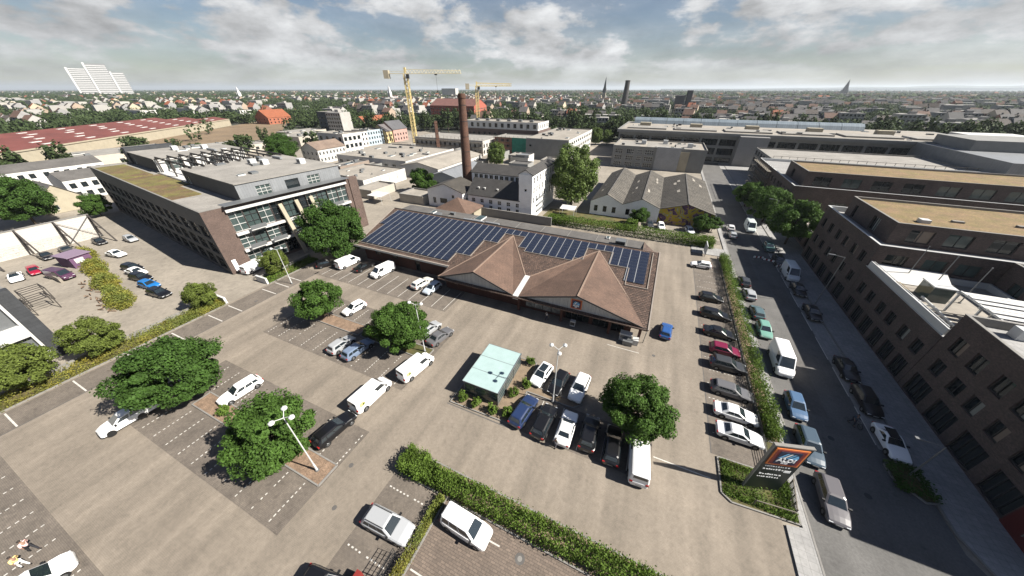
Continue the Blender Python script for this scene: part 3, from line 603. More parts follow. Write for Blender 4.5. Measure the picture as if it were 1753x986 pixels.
# logo board on the gable
def text_mesh(body, size, mname, extrude=0.01, bold=0.0):
    cu = bpy.data.curves.new('lettering', 'FONT'); cu.body = body; cu.size = size; cu.align_x = 'CENTER'; cu.extrude = extrude; cu.offset = bold; cu.resolution_u = 3
    o = bpy.data.objects.new('tmp', cu); C.objects.link(o); dg = bpy.context.evaluated_depsgraph_get(); me = bpy.data.meshes.new_from_object(o.evaluated_get(dg)); bpy.data.objects.remove(o)
    me.materials.clear(); me.materials.append(M(mname)); return me
TXT = text_mesh('ALDI', 0.62, 'logo_white', 0.015, 0.018); TXS = text_mesh('SÜD', 0.26, 'logo_white', 0.012, 0.008)
def logo_on(root, W, Hh, x, y, z, k=1.0, orange=True):
    """framed emblem in the root's xz plane facing -y: orange band, red band, dark field, pale blue stripes, lettering"""
    f = MB('logo_orange').box(x-W/2, x+W/2, y-0.06, y, z-Hh/2, z+Hh/2).build('logo_frame', root)
    MB('logo_red').box(x-W*0.44, x+W*0.44, y-0.085, y-0.061, z-Hh*0.44, z+Hh*0.44).build('logo_band', f)
    MB('blue_dark').box(x-W*0.33, x+W*0.33, y-0.11, y-0.086, z-Hh*0.36, z+Hh*0.36).build('logo_field', f)
    s = MB('logo_blue', 'logo_white')
    for i in range(4):
        x0 = x-W*0.29+i*W*0.115; 
        s.poly([(x0, y-0.118, z-Hh*0.02), (x0+W*0.075, y-0.118, z-Hh*0.02), (x0+W*0.26, y-0.118, z+Hh*0.29-i*0.02*Hh), (x0+W*0.19, y-0.118, z+Hh*0.29-i*0.02*Hh)] if i < 3 else [(x+W*0.06, y-0.118, z-Hh*0.02), (x+W*0.30, y-0.118, z-Hh*0.02), (x+W*0.30, y-0.118, z+Hh*0.10), (x+W*0.24, y-0.118, z+Hh*0.22)], 0 if i != 1 else 1)
    s.build('logo_stripes', f)
    for me, zz in ((TXT, -0.22), (TXS, -0.345)):
        o = link('lettering', me, f, (x, y-0.125, z+Hh*zz)); o.rotation_euler = (R(90), 0, 0); o.scale = (k, k, 1)
logo_on(shop, 1.75, 1.75, -6.9, 40.44, 4.45, 0.72)
# ------------------------------------------------------------------ other buildings near the lot
def S_(x0, x1, y0, y1): return (x0, x1, y0, y1)
# --- office block with a slanted brick-and-glass front (turned by 7.2 degrees); local x along the front to the back, y into the block
of = thing('office_block', 'long office block with dark brick side, glass front and planted roof', 'office', (-76.7, 27.8, 0), R(-7.2)) 
# local frame: x = -west, i.e. block spans x -79..0 and y 0..32.5
rows = [(1.0, 3.4), (4.4, 6.8), (7.8, 10.2)]
sideh = [(1.6+i*4.85, 1.6+i*4.85+3.4, a, c, 3, 2, 'd') for i in range(16) for a, c in rows]
fronth = [(x, x+2.55, a, c, 2, 3, st_) for x, st_ in ((3.9,'g'),(6.5,'dg'),(9.1,'g'),(11.7,'d'),(14.3,'dg'),(16.9,'d'),(19.5,'g'),(22.1,'dg'),(24.7,'g'),(27.3,'g')) for a, c in ((0.5,3.7),(4.3,7.4),(8.0,12.3))]
b = MB('slate_panel'); facade(b, of, (-79, 0), 0, 79, 0, 13.4, sideh, 0.3); facade(b, of, (0,32.5), PI, 79, 0, 13.4, []); facade(b, of, (-79,32.5), -PI/2, 32.5, 0, 13.4, []); b.build('wall', of)
b = MB('brick_brown'); facade(b, of, (0, 0), PI/2, 32.5, 0, 13.4, fronth, 0.5); b.build('front_wall', of)
flat_roof(of, -79, 0, 0, 32.5, 13.4, 'roof_gravel', 'kerb', 0.5)
for x0, x1, y0, y1 in ((-78,-52,0.5,7.0), (-51,-30,0.5,8.0), (-29.5,-17,0.5,6.0)): MB('sedum_green').box(x0, x1, y0, y1, 12.85, 13.06).build('planted_roof', of)
for z in (3.74, 7.44, 12.35): MB('render_white').box(0.03, 0.55, 3.7, 30.0, z, z+0.52).build('floor_band', of)
# white-clad attic storeys
def attic(x0, x1, y0, y1, z1, wins, wm='zinc'):
    b = MB(wm, 'slate_panel'); facade(b, of, (x1,y0), PI/2, y1-y0, 12.9, z1, wins, 0.25); facade(b, of, (x0,y0), 0, x1-x0, 12.9, z1, [(1,3.2,13.3,15.0,2,1,'g')] if x1-x0 > 10 else [], 0.2, 1); facade(b, of, (x1,y1), PI, x1-x0, 12.9, z1, []); facade(b, of, (x0,y1), -PI/2, y1-y0, 12.9, z1, []); b.build('attic_wall', of)
    MB('roof_gravel').box(x0-0.2, x1+0.25, y0-0.2, y1+0.2, z1, z1+0.18).build('attic_roof', of)
attic(-31, -2.8, 8.0, 31.0, 16.4, [(3.4,6.4,13.3,15.4,3,3,'g'), (9.5,12.5,12.95,15.4,1,1,'d'), (14.6,17.6,13.3,15.4,3,3,'g')])
attic(-76, -54, 9.0, 31.0, 16.4, [(2,6,13.3,15.6,3,2,'g'), (7,9,13.3,15.6,2,1,'d'), (12,18,13.3,15.4,5,1,'w')], 'render_white')
MB('slate_panel').box(-79.6, -76.4, 8.6, 20, 13.0, 17.6).build('stair_tower', of)
MB('render_white').box(-53.4, -31.6, 8.8, 31.0, 12.92, 12.97).build('terrace_floor', of)
for k in range(9):                                # steel pergola between the two attics
    y = 9.5+k*2.6; m = MB('steel_rust'); m.bar((-53.6,y,16.9), (-28.4,y,16.9), 0.26, 0, 0.38)
    for x in (-53.2, -43, -33.4): m.bar((x,y,12.9), (x,y,16.7), 0.28)
    m.build('pergola_beam', of)
m = MB('steel_rust'); m.bar((-53.2,9.5,15.9), (-53.2,30.3,15.9), 0.2); m.bar((-33.4,9.5,15.9), (-33.4,30.3,15.9), 0.2); m.build('pergola_rail', of)
for x, y in ((-22,20), (-19,21.5), (-12,27), (-68,18), (-63,24)): MB('metal_white', 'metal_dark').box(x-0.9, x+0.9, y-0.7, y+0.7, 16.6, 17.8).box(x-0.5, x+0.5, y-0.72, y-0.701, 16.9, 17.5, 1).build('roof_fan', of)
for k in range(4): m = MB('metal_grey').box(-1.6+k*0.75, -1.0+k*0.75, 3.6, 30.6, 13.62+0.02*k, 13.74+0.02*k).build('sun_louvre', of)
for y, z in ((6.2,4.3), (7.6,8.0), (10.6,4.3), (23.4,4.3), (26,8.0), (21.0,8.0)):
    m = MB('render_white', 'metal_grey'); m.box(0.02, 1.5, y-1.5, y+1.5, z, z+0.16); m.box(1.42, 1.5, y-1.5, y+1.5, z+0.16, z+1.0, 1); m.build('balcony', of)
m = MB('glass_green', 'metal_grey')
for k in range(4): m.box(0.02+k*0.3, 0.3+k*0.3, 13.2, 20.6, 8.4-k*0.7, 8.52-k*0.7, 0)
m.build('glass_canopy', of)
for y in (13.5, 17.0, 20.4): m = MB('render_cream'); m.bar((0.1,y,11.5), (2.6,y+0.6,0.05), 0.9, 0, 0.35); m.build('slanted_fin', of)
MB('brick_brown').box(-1.0, 0.25, 31.0, 33.4, 0, 13.6).build('end_pier', of)
MB('logo_white').box(0.02, 0.08, 0.8, 1.5, 0.4, 3.0).build('sign_plate', of)
# --- mill: low white house, tower block behind, side house, chimney
mill = thing('white_mill', 'white rendered old mill with narrow gabled tower and slate roofs', 'building')
shell(mill, -52.4, -35.0, 83.7, 93.5, 0, 5.3, 'whitewash', S=[(1.3+i*3.0, 2.5+i*3.0, a, c, 2, 2, 'w') for i in range(6) for a, c in ((0.5,2.5),(3.1,4.3))])
gable_roof(mill, -52.4, -35.0, 83.7, 93.5, 5.3, 9.2, 'roof_slate', 'x', 0.3, wall='whitewash')
for x in (-49.5, -47.4, -43.0): MB('frame_white', 'glass_dark').box(x-0.3, x+0.3, 85.3, 86.2, 6.5, 7.3).box(x-0.22, x+0.22, 85.28, 85.299, 6.6, 7.2, 1).build('roof_light', mill)
tw = [(0.9+i*2.45, 2.1+i*2.45, a, c, 2, 2, 'w') for i in range(8) for a, c in ((4.6,6.4),(7.4,9.2),(10.2,12.0))]
shell(mill, -35.0, -30.9, 83.5, 104.5, 0, 12.9, 'whitewash', S=[(1.7,2.4,12.0,12.5,1,1,'w'), (1.7,2.4,8.2,8.9,1,1,'w')], E=tw, name='tower_wall')
gable_roof(mill, -35.0, -30.9, 83.5, 104.5, 12.9, 14.1, 'roof_slate', 'y', 0.3, wall='whitewash', name='tower_roof')
MB('whitewash').box(-35.02, -34.2, 83.35, 83.5, 10.0, 13.0).box(-34.2, -30.88, 83.35, 83.5, 9.9, 12.95).build('tower_band', mill)
shell(mill, -57, -36, 94.5, 104, 0, 9.4, 'whitewash', S=[(1+i*1.9, 2.3+i*1.9, 7.4, 9.0, 2, 1, 'w') for i in range(10)], name='rear_wall')
gable_roof(mill, -57, -36, 94.5, 104, 9.4, 11.4, 'roof_slate', 'x', 0.3, wall='whitewash', name='rear_roof')
m = MB('metal_grey')
for k in range(5): m.bar((-30.7, 87+k*1.4, 0), (-30.7, 87+k*1.4, 5.5), 0.06)
for k in range(3): m.bar((-30.5,87,1.8+k*1.8), (-30.5,92.6,1.8+k*1.8), 0.9, 0, 0.06)
m.build('fire_stair', mill)
sh = thing('side_house', 'small white gabled house beside the brick chimney', 'house')
shell(sh, -67.4, -54.0, 83.0, 93.0, 0, 5.4, 'whitewash', S=[(1.8,3.0,1.0,3.0,2,1,'w'), (4.6,7.4,1.4,3.0,3,1,'d'), (9.2,10.2,3.4,4.4,1,1,'w')], E=[(2,3,2,3.4,1,1,'w'), (5,6,2,3.4,1,1,'w')])
gable_roof(sh, -67.4, -54.0, 83.0, 93.0, 5.4, 7.6, 'roof_eternit', 'y', 0.3, wall='whitewash')
def chimney(name, label, loc, h, r0, r1, m, n=20, square=False):
    t = thing(name, label, 'chimney', loc); nn_ = 4 if square else n; b = MB(m)
    b.tube((0,0,0), (0,0,h*0.12), r0*1.08, r0*1.04, nn_); b.tube((0,0,h*0.12), (0,0,h-1.2), r0, r1, nn_, cap=False); o = b.build('shaft', t, smooth=not square)
    MB(m).tube((0,0,h-1.2), (0,0,h-0.5), r1*1.14, r1*1.16, nn_).tube((0,0,h-0.5), (0,0,h), r1*1.0, r1*0.98, nn_).build('crown_ring', t)
    k = MB('metal_dark')
    for z in np.arange(h*0.2, h-2, h*0.14): q = r0+(r1-r0)*(z-h*.12)/(h*.88); k.tube((0,0,z), (0,0,z+0.14), q+0.03, q+0.03, nn_)
    k.build('iron_hoop', t); return t
chimney('factory_chimney', 'tall round brown brick chimney rising beside the white mill', (-60.2, 96.8, 0), 31.8, 1.75, 1.15, 'brick_chimney')
chimney('factory_chimney', 'shorter dark square brick chimney standing among flat workshop roofs', (-122, 166, 0), 17.5, 1.5, 1.1, 'brick_chimney', square=True)
chimney('factory_chimney', 'dark round tower-like chimney with thick head far behind the grey complex', (-73.3, 621, 0), 44.5, 5.0, 3.6, 'roof_slate')
hut = thing('tiled_hut', 'low hut with brown pyramid tile roof behind the shop', 'hut')
shell(hut, -57.6, -46.4, 72.6, 81.6, 0, 2.9, 'render_cream', E=[(2,4,1,2.3,2,1,'d')])
b = MB('tile_smooth'); ap = (-52.0, 77.1, 6.0); q = [(-58.2,72.0,2.85), (-45.8,72.0,2.85), (-45.8,82.2,2.85), (-58.2,82.2,2.85)]
for i in range(4): b.poly([q[i], q[(i+1) % 4], ap]); 
b.poly(q[::-1]); b.build('roof', hut)
# --- three-gabled workshop with mural
ws = thing('gabled_workshop', 'old workshop hall with three weathered grey gable roofs and a painted mural', 'workshop')
xs = [(-16.4,-7.0,6.4), (-7.0,3.3,6.2), (3.3,17.3,6.1)]
for i, (x0, x1, zr) in enumerate(xs):
    xm = (x0+x1)/2; y0, y1 = 96.6, 137.0; ze = 4.05
    b = MB('mural' if i == 2 else 'whitewash')
    wins = [] if i == 2 else [(1.2+k*2.7, 2.3+k*2.7, 1.1, 2.9, 2, 2, 'd') for k in range(3)]
    facade(b, ws, (x0,y0), 0, x1-x0, 0, ze, wins); b.poly([(x0,y0,ze), (x1,y0,ze), (xm,y0,zr)]); b.build('mural_wall' if i == 2 else 'gable_wall', ws); MB('whitewash').poly([(x1,y1,0), (x0,y1,0), (x0,y1,ze), (xm,y1,zr), (x1,y1,ze)]).build('rear_gable', ws)
    for s, xe in ((0, x0), (1, x1)):
        r = MB('roof_eternit' if s == 0 else 'roof_eternit_pale'); q = [(xe,y0-0.25,ze+0.05), (xm,y0-0.25,zr+0.05), (xm,y1+0.2,zr+0.05), (xe,y1+0.2,ze+0.05)]  # sun-facing slopes take the paler copy, so sunlight is put into the colour
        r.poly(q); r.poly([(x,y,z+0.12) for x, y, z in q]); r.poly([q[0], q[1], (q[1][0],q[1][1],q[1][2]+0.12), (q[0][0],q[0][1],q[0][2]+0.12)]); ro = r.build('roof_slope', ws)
        n = 26; c = MB('roof_eternit' if s == 0 else 'roof_eternit_pale')
        for k in range(1, n): yy = y0+(y1-y0)*k/n; c.bar((xe,yy,ze+0.19), (xm,yy,zr+0.19), 0.10, 0, 0.05)

        c.build('sheet_laps', ro)
        for k in range(3):
            t_ = random.uniform(0.25, 0.8); yy = random.uniform(y0+3, y1-6); 
            L0 = lambda t, y: (xe+(xm-xe)*t, y, ze+(zr-ze)*t+0.24)
            MB('roof_light' if random.random() < 0.5 else 'roof_eternit_pale').poly([L0(t_,yy), L0(t_+0.12,yy), L0(t_+0.12,yy+random.uniform(2,5)), L0(t_,yy+2.5)]).build('roof_patch', ws)
    MB('ridge_tile' if False else 'roof_bitumen').bar((xm,96.3,zr+0.22), (xm,137.2,zr+0.22), 0.3, 0, 0.08).build('ridge', ws)
b = MB('whitewash'); facade(b, ws, (17.3,96.6), PI/2, 40.4, 0, 4.05, [(3+k*6, 6+k*6, 1.4, 3.2, 3, 2, 'd') for k in range(6)]); facade(b, ws, (-16.4,137), -PI/2, 40.4, 0, 4.05, [(3+k*6, 6+k*6, 1.4, 3.2, 3, 2, 'd') for k in range(6)]); b.build('side_wall', ws)
# --- dark brick apartment blocks along the street
def winrows(w, rows, n, ww, styles, first=1.0, jitter=0.5):
    o = []
    for a, c in rows:
        st = (w-2*first)/n
        for i in range(n):
            x = first+i*st+(st-ww)/2+random.uniform(-jitter, jitter)*0.5; o.append((round(x,2), round(x+ww,2), a, c, 2, 1, random.choice(styles)))
    return o
STY = ['d','d','d','d','b','p','d']
blk = thing('brick_apartments', 'dark brick apartment block with red entrance door and roof terrace', 'apartments')
W1 = winrows(22.2, [(4.3,6.2), (7.5,9.5)], 7, 1.6, ['d','b','d','b','p','d'], 0.8) + [(0.8+k*4.3, 3.9+k*4.3, 0.25, 3.2, 4, 1, 'd') for k in range(4)]
shell(blk, 35.4, 62, 24.0, 46.2, 0, 11.6, 'brick_dark', W=W1, S=winrows(26.6, [(1.0,2.7), (4.4,6.0), (7.6,9.3)], 6, 1.3, STY), d=0.3)
flat_roof(blk, 35.4, 62, 24.0, 46.2, 11.6, 'pavement', 'kerb', 0.9)
MB('red_door').box(35.30, 35.38, 26.2, 29.2, 0.05, 2.9).build('entrance_door', blk); MB('kerb').box(35.2, 35.3, 26.6, 26.7, 1.2, 1.3).box(35.22, 35.3, 27.5, 27.55, 0.9, 2.2).build('door_handle', blk)
for k, (x, y) in enumerate(((38.4,44.0), (42,41.5), (46,43.5))): MB('metal_white').box(x, x+1.6, y, y+1.1, 10.72, 11.9).build('roof_box', blk)
mid = thing('brick_apartments', 'lower dark brick block with white pavilion on its sunny terrace', 'apartments')
W2 = winrows(19.4, [(4.2,6.1)], 6, 1.6, ['d','d','d','p','d'], 0.6) + [(0.7+k*3.1, 2.9+k*3.1, 0.25, 3.0, 4, 1, 'd') for k in range(6)]
shell(mid, 35.4, 49.8, 46.3, 65.5, 0, 8.2, 'brick_dark', W=W2, d=0.3); flat_roof(mid, 35.4, 49.8, 46.3, 65.5, 8.2, 'roof_light', 'metal_white', 0.8)
m = MB('sedum').box(36.2, 38.6, 58.5, 64.8, 7.42, 7.6).build('planted_strip', mid)
pav = MB('metal_white')
for x in (40.2, 44.4, 48.4):
    for y in (47.6, 51.4, 55.2): pav.box(x-0.09, x+0.09, y-0.09, y+0.09, 7.4, 10.3)
for y in (47.6, 51.4, 55.2): pav.box(39.9, 48.7, y-0.1, y+0.1, 10.2, 10.42)
for x in (40.2, 44.4, 48.4): pav.box(x-0.1, x+0.1, 47.5, 55.3, 10.42, 10.6)
pav.build('pavilion_frame', mid)
for j in range(7): MB('render_white').box(40.0, 48.6, 47.7+j*1.08, 48.45+j*1.08, 10.61, 10.67+0.05*(j % 3)).build('pavilion_slat', mid)
for k in range(4):
    x = 40.4+k*2.0; y0 = 47.45; MB('render_white').poly([(x,y0,10.2), (x+1.8,y0,10.2), (x+1.8,y0-0.05,8.4)]).poly([(x,y0+0.01,10.2), (x+1.8,y0+0.01,10.2), (x+1.8,y0-0.04,8.4)]).build('awning', mid)
MB('render_white').poly([(36.4,62.2,7.5), (44.6,62.2,7.5), (44.6,65.3,8.9), (36.4,65.3,8.9)]).build('white_roof_slope', mid)  # white roof strip, shaped as a slope so that it catches the sun
MB('glass_green', 'metal_white').box(39.2, 41.4, 57.4, 60.0, 7.4, 9.6, 0).box(39.1, 41.5, 57.3, 60.1, 9.6, 9.75, 1).build('glass_box', mid)
MB('render_white', 'glass_dark').box(43.6, 45.8, 46.9, 47.3, 7.4, 9.4).box(44.0, 45.4, 46.86, 46.899, 7.9, 9.1, 1).build('roof_box', mid)
for k in range(3):
    m = MB('metal_white', 'zinc'); x = 36.3+k*1.25; m.bar((x,48.2,7.6), (x,57.6,7.9), 0.16, 0, 0.3); m.build('terrace_rail', mid)
for k in range(8): MB('metal_white').box(36.2, 39.0, 48.4+k*1.15, 48.55+k*1.15, 7.62, 7.72).build('terrace_slat', mid)
for k in range(6): MB(('render_white', 'roof_light', 'pavement')[k % 3]).box(46.4+(k % 2)*1.6, 47.9+(k % 2)*1.6, 57+(k//2)*2.2, 59+(k//2)*2.2, 7.42, 7.5).build('terrace_tile', mid)
MB('metal_white').box(35.46, 35.62, 46.5, 65.3, 8.28, 9.25).build('railing_panel', mid)  # white edge band, raised and made solid to shade more of the street
m = MB('metal_white')
for k in range(7): m.bar((35.75,47+k*3.0,7.5), (35.75,47+k*3.0,9.3), 0.06)
m.bar((35.75,47,9.3), (35.75,65,9.3), 0.07); m.bar((35.75,47,8.75), (35.75,65,8.75), 0.05); m.build('railing', mid)
for k, (x, y) in enumerate(((40.0,64.4), (41.6,61.4), (43.4,58.6))):
    tag(MB('metal_grey').tube((x,y,7.4), (x,y,13.0), 0.07, 0.045, 8).tube((x,y,13.0), (x,y,13.12), 0.08, 0.08, 8).tube((x,y,7.4), (x,y,7.55), 0.16, 0.16, 8).build('flagpole'), 'slim bare flagpole on the terrace of the lower brick block', 'flagpole', 'flagpoles on the terrace')
east = thing('brick_apartments', 'dark brick wing closing the back of the sunny terrace', 'apartments')
shell(east, 50.0, 75, 46.4, 65.4, 0, 11.9, 'brick_dark', W=winrows(19, [(8.0,9.8)], 4, 2.0, ['d','dg','d','p']), d=0.3); flat_roof(east, 50.0, 75, 46.4, 65.4, 11.9, 'roof_gravel')
b2 = thing('brick_apartments', 'dark brick block with brown planted roof above a set-back top storey', 'apartments')
W3 = winrows(22, [(4.2,6.1), (7.9,9.8)], 6, 1.6, ['d','d','p','b','d'], 0.6) + [(1+k*4.2, 3.9+k*4.2, 0.25, 3.0, 3, 1, 'd') for k in range(5)]
shell(b2, 35.4, 78, 65.6, 87.6, 0, 11.9, 'brick_dark', W=W3, S=winrows(14.4, [(8.7,10.6)], 3, 2.6, ['dg','d','p']) , d=0.3)
flat_roof(b2, 35.4, 78, 65.6, 87.6, 11.9, 'pavement', 'metal_white', 0.9)
shell(b2, 38.0, 78, 69.8, 86.2, 11.0, 14.55, 'brick_dark', S=winrows(40, [(11.6,13.7)], 8, 2.9, ['d','dg','d','b']), W=[(2.4,3.6,11.1,13.5,1,1,'d'), (9.6,12.0,11.3,13.7,3,1,'p')], name='top_storey', d=0.3)
flat_roof(b2, 38.0, 78, 69.8, 86.2, 14.55, 'sedum', 'kerb', 0.35)
MB('metal_white').box(42, 43.2, 72.6, 73.8, 14.2, 14.75).build('roof_hatch', b2)
for k in range(3): MB('kerb').box(47+k*8, 48.4+k*8, 75+k, 75.6+k, 14.2, 14.5).build('roof_vent', b2)
lk = thing('brick_link', 'one-storey dark brick link with pale terrace between the two brick blocks', 'building')
shell(lk, 37.0, 78, 87.8, 110.2, 0, 4.2, 'brick_dark', W=[(2+k*5, 5+k*5, 0.4, 3.0, 3, 1, 'd') for k in range(4)], d=0.3); flat_roof(lk, 37.0, 78, 87.8, 110.2, 4.2, 'roof_light', 'metal_white', 0.5)
b3 = thing('brick_apartments', 'dark brick block with golden planted roof, farther up the street', 'apartments')
W4 = winrows(44, [(4.2,5.8), (7.2,9.0)], 12, 1.2, ['d','d','p','d']) + [(1+k*4.2, 3.9+k*4.2, 0.25, 3.0, 3, 1, 'd') for k in range(10)]
shell(b3, 35.4, 96, 110.4, 155, 0, 10.7, 'brick_dark', W=W4, S=winrows(60, [(5.2,7.2)], 9, 3.6, ['d','dg','d','p']), d=0.3)
flat_roof(b3, 35.4, 96, 110.4, 155, 10.7, 'pavement', 'metal_white', 0.8)
shell(b3, 38.2, 96, 114.2, 131, 9.9, 13.95, 'brick_dark', S=winrows(57, [(10.4,12.8)], 9, 3.8, ['d','dg','d','d','dg']), W=[(5,7,10.2,12.6,2,1,'d')], name='top_storey', d=0.3); flat_roof(b3, 38.2, 96, 114.2, 131, 13.95, 'sedum', 'kerb', 0.35)
m = MB('scaffold')
for y in np.arange(132, 155, 2.4): m.bar((34.6,y,0), (34.6,y,11.5), 0.09); m.bar((33.6,y,0), (33.6,y,11.5), 0.09)
for z in (2,4,6,8,10): m.box(33.5, 34.7, 131.6, 155.2, z, z+0.08); m.bar((33.55,131.6,z+1), (33.55,155.2,z+1), 0.07)
tag(m.build('scaffold'), 'weathered scaffold along the street side of the far brick block', 'scaffold')
# --- left edge: modern block, party wall with struts, yard frames
lb = thing('modern_block', 'white framed modern block with dark slate edge beside the yard', 'building')
shell(lb, -96, -74.0, -26, 4.1, 0, 11.0, 'render_white', E=[(2+k*7.0, 7.6+k*7.0, a, c, 2, 1, 'm') for k in range(4) for a, c in ((1.0,4.2),(6.0,9.2))], d=0.9)
flat_roof(lb, -96, -74.0, -26, 4.1, 11.0, 'roof_bitumen'); MB('slate_panel').box(-74.6, -73.7, 2.9, 4.25, 0, 11.1).build('slate_edge', lb)
pwall = thing('party_wall', 'high white graffiti-covered wall braced by rusty steel struts', 'wall')
MB('wall_graffiti', 'kerb').box(-131.4, -131.0, -12, 26.2, 0, 5.8).box(-131.5, -130.9, -12.1, 26.3, 5.8, 5.95, 1).build('wall', pwall)
for k, y in enumerate((-9, -3.5, 2.6, 8.6, 14.5, 20.3, 26.0)):
    m = MB('steel_rust'); m.bar((-130.8,y,0), (-130.8,y,5.9), 0.3); m.bar((-130.7,y,5.7), (-122.8,y,0.05), 0.26); m.bar((-130.7,y,2.9), (-126.4,y,2.7), 0.12); m.build('strut', pwall)
m = MB('metal_grey'); m.bar((-130.6,20.3,0.3), (-130.6,26,5.7), 0.1); m.bar((-130.6,26,0.3), (-130.6,20.3,5.7), 0.1); m.build('cross_brace', pwall)
for k in range(11): MB('kerb').box(-131.0, -130.985, -11.9, 26.1, 0.55+k*0.5, 0.57+k*0.5).build('wall_joint', pwall)
for i, (x, y) in enumerate(((-100.5,6.2), (-95.5,5.6))):
    m = MB('steel_rust')
    for q in ((0,0),(3.4,0),(0,2.6),(3.4,2.6)): m.bar((x+q[0],y+q[1],0), (x+q[0],y+q[1],2.5), 0.12)
    for yy in (0, 2.6): m.bar((x,y+yy,2.5), (x+3.4,y+yy,2.5), 0.14)
    for k in range(4): m.bar((x+k*1.13,y,2.5), (x+k*1.13,y+2.6,2.5), 0.1)
    tag(m.build('steel_frame'), 'black open steel frame by the slate edge of the modern block', 'frame', 'steel frames in the yard')
low = tag(MB('concrete_yard').box(-118, -104.6, 11.6, 12.0, 0, 1.1).build('low_wall'), 'low stained concrete wall across the yard', 'wall')
# --- cream house and white terraces behind the party wall
ch = thing('cream_house', 'cream gabled house with grey roof behind the braced wall', 'house')
shell(ch, -182, -169, 26.5, 35.5, 0, 4.2, 'render_cream', E=[(2,3.2,1,2.4,1,1,'w')]); gable_roof(ch, -182, -169, 26.5, 35.5, 4.2, 8.2, 'roof_bitumen', 'x', 0.3, wall='render_cream')
for i, (x, y0, n) in enumerate(((-196, 36.6, 3), (-232, 4, 6), (-204, -40, 6))):
    for k in range(n):
        t = thing('terrace_house', ('white two-storey terrace house with grey roof next to the cream house', 'white terrace house with dark windows in the long row by the tan strip', 'white terrace house in the row behind the big tree')[i], 'house', (x, y0+k*9.0, 0), 0, 'white terrace houses')
        shell(t, 0, 12, 0.02, 8.98, 0, 6.4, 'render_white', E=[(1+j*2.7, 2.5+j*2.7, a, c, 2, 1, 'd') for j in range(3) for a, c in ((0.8,2.5),(3.7,5.4))]); gable_roof(t, 0, 12, 0.02, 8.98, 6.4, 8.6, 'roof_bitumen', 'y', 0.05, wall='render_white')
# --- red-roofed long hall
rh = thing('red_roof_hall', 'very long low hall with red metal roof and rows of skylights', 'hall', (-311, 66, 0), R(126.7))
MB('render_cream').box(-60, 190, 0, 78, 0, 6.0).build('wall', rh)
for k in range(3):
    y = k*26; m = MB('roof_red_metal'); m.poly([(-60.5,y-0.3,6.0), (190.5,y-0.3,6.0), (190.5,y+13,8.4), (-60.5,y+13,8.4)]); m.poly([(190.5,y+26,6.0), (-60.5,y+26,6.0), (-60.5,y+13,8.4), (190.5,y+13,8.4)]); m.build('roof_bay', rh)
    for i in range(9):
        for d, zz in ((4.0, 6.75), (9.0, 7.66)): MB('render_white').box(-50+i*27, -44.5+i*27, y+d, y+d+1.4, zz, zz+0.35).build('skylight', rh)
m = MB('render_cream').box(-60, 190, -0.4, -0.05, 5.6, 6.3).build('gutter_wall', rh)
# ------------------------------------------------------------------ middle distance
EXC = [(-300, 150, -80, 205)]
def blk_(name, label, cat, x0, x1, y0, y1, h, color, rows=0, ns=0, ne=0, nw=0, ww=1.4, style='w', roof='roof_light', par=0.4, gable=None, rcol=None, group=None, z0w=1.0, pitch=3.0, wh=1.5, wm='render_obj'):
    t = thing(name, label, cat, (x0, y0, 0), 0, group); X, Y = x1-x0, y1-y0
    rr = [(z0w+pitch*i, z0w+pitch*i+wh) for i in range(rows)]
    g = lambda w, n: grid(w, n, ww, rr, style=style) if n else []
    shell(t, 0, X, 0, Y, 0, h, wm, S=g(X, ns), E=g(Y, ne), W=g(Y, nw), color=color)
    if gable: gable_roof(t, 0, X, 0, Y, h, h+gable[1], roof, gable[0], 0.3, color=rcol, wall=wm, wcol=color)
    else: flat_roof(t, 0, X, 0, Y, h, roof, 'kerb', par, color=rcol)
    return t
WH = (0.45, 0.44, 0.415); BG = (0.36, 0.33, 0.28); GR = (0.20, 0.20, 0.19)
t = blk_('flat_hall', 'flat-roofed hall with bright white panelled side behind the office', 'hall', -121, -98, 85, 108, 4.6, WH, 1, 0, 5, 0, 3.6, 'x', 'roof_light', pitch=3, z0w=0.8, wh=3.0)
blk_('lean_to', 'low lean-to with pale roof under the white hall', 'shed', -97.5, -89.5, 80, 92, 3.0, BG, roof='roof_light')
blk_('shed', 'small pale-roofed shed beside the white gabled house', 'shed', -79, -69, 82, 90, 2.8, BG, roof='roof_light')
blk_('flat_hall', 'long light flat-roofed workshop hall behind the chimney', 'hall', -150, -106, 118, 158, 5.0, WH, 1, 9, 8, 0, 2.2, 'w', 'roof_light', pitch=3, z0w=1.6)
blk_('flat_hall', 'pale hall with shallow gable roof near the cranes', 'hall', -104, -84, 112, 150, 4.6, WH, 1, 0, 8, 0, 2.0, 'w', 'roof_light', gable=('y', 1.8), z0w=1.6)
blk_('flat_hall', 'blue-grey shed with gable roof by the shrubs', 'hall', -82, -70, 104, 128, 4.0, (0.26, 0.285, 0.31), 0, roof='zinc', gable=('y', 1.6))
blk_('flat_hall', 'brown flat-roofed shed among pale hall roofs', 'shed', -128, -122, 96, 112, 5.4, (0.2, 0.16, 0.13), roof='roof_bitumen')
blk_('white_house', 'white house with brown roof and two rows of small windows', 'house', -173, -160.5, 116, 133, 6.7, WH, 2, 4, 8, 0, 1.0, 'w', 'roof_obj', gable=('y', 3.0), rcol=(0.15, 0.11, 0.085))
blk_('modern_house', 'white modern apartment house with large dark windows', 'apartments', -182, -162, 134.5, 147, 12.0, WH, 3, 4, 4, 0, 2.0, 'd', pitch=3.7, wh=2.0)
blk_('apartment_house', 'long white apartment house with rows of small windows', 'apartments', -197, -183, 150, 171.8, 9.2, WH, 3, 4, 8, 0, 1.1, 'd', pitch=2.9)
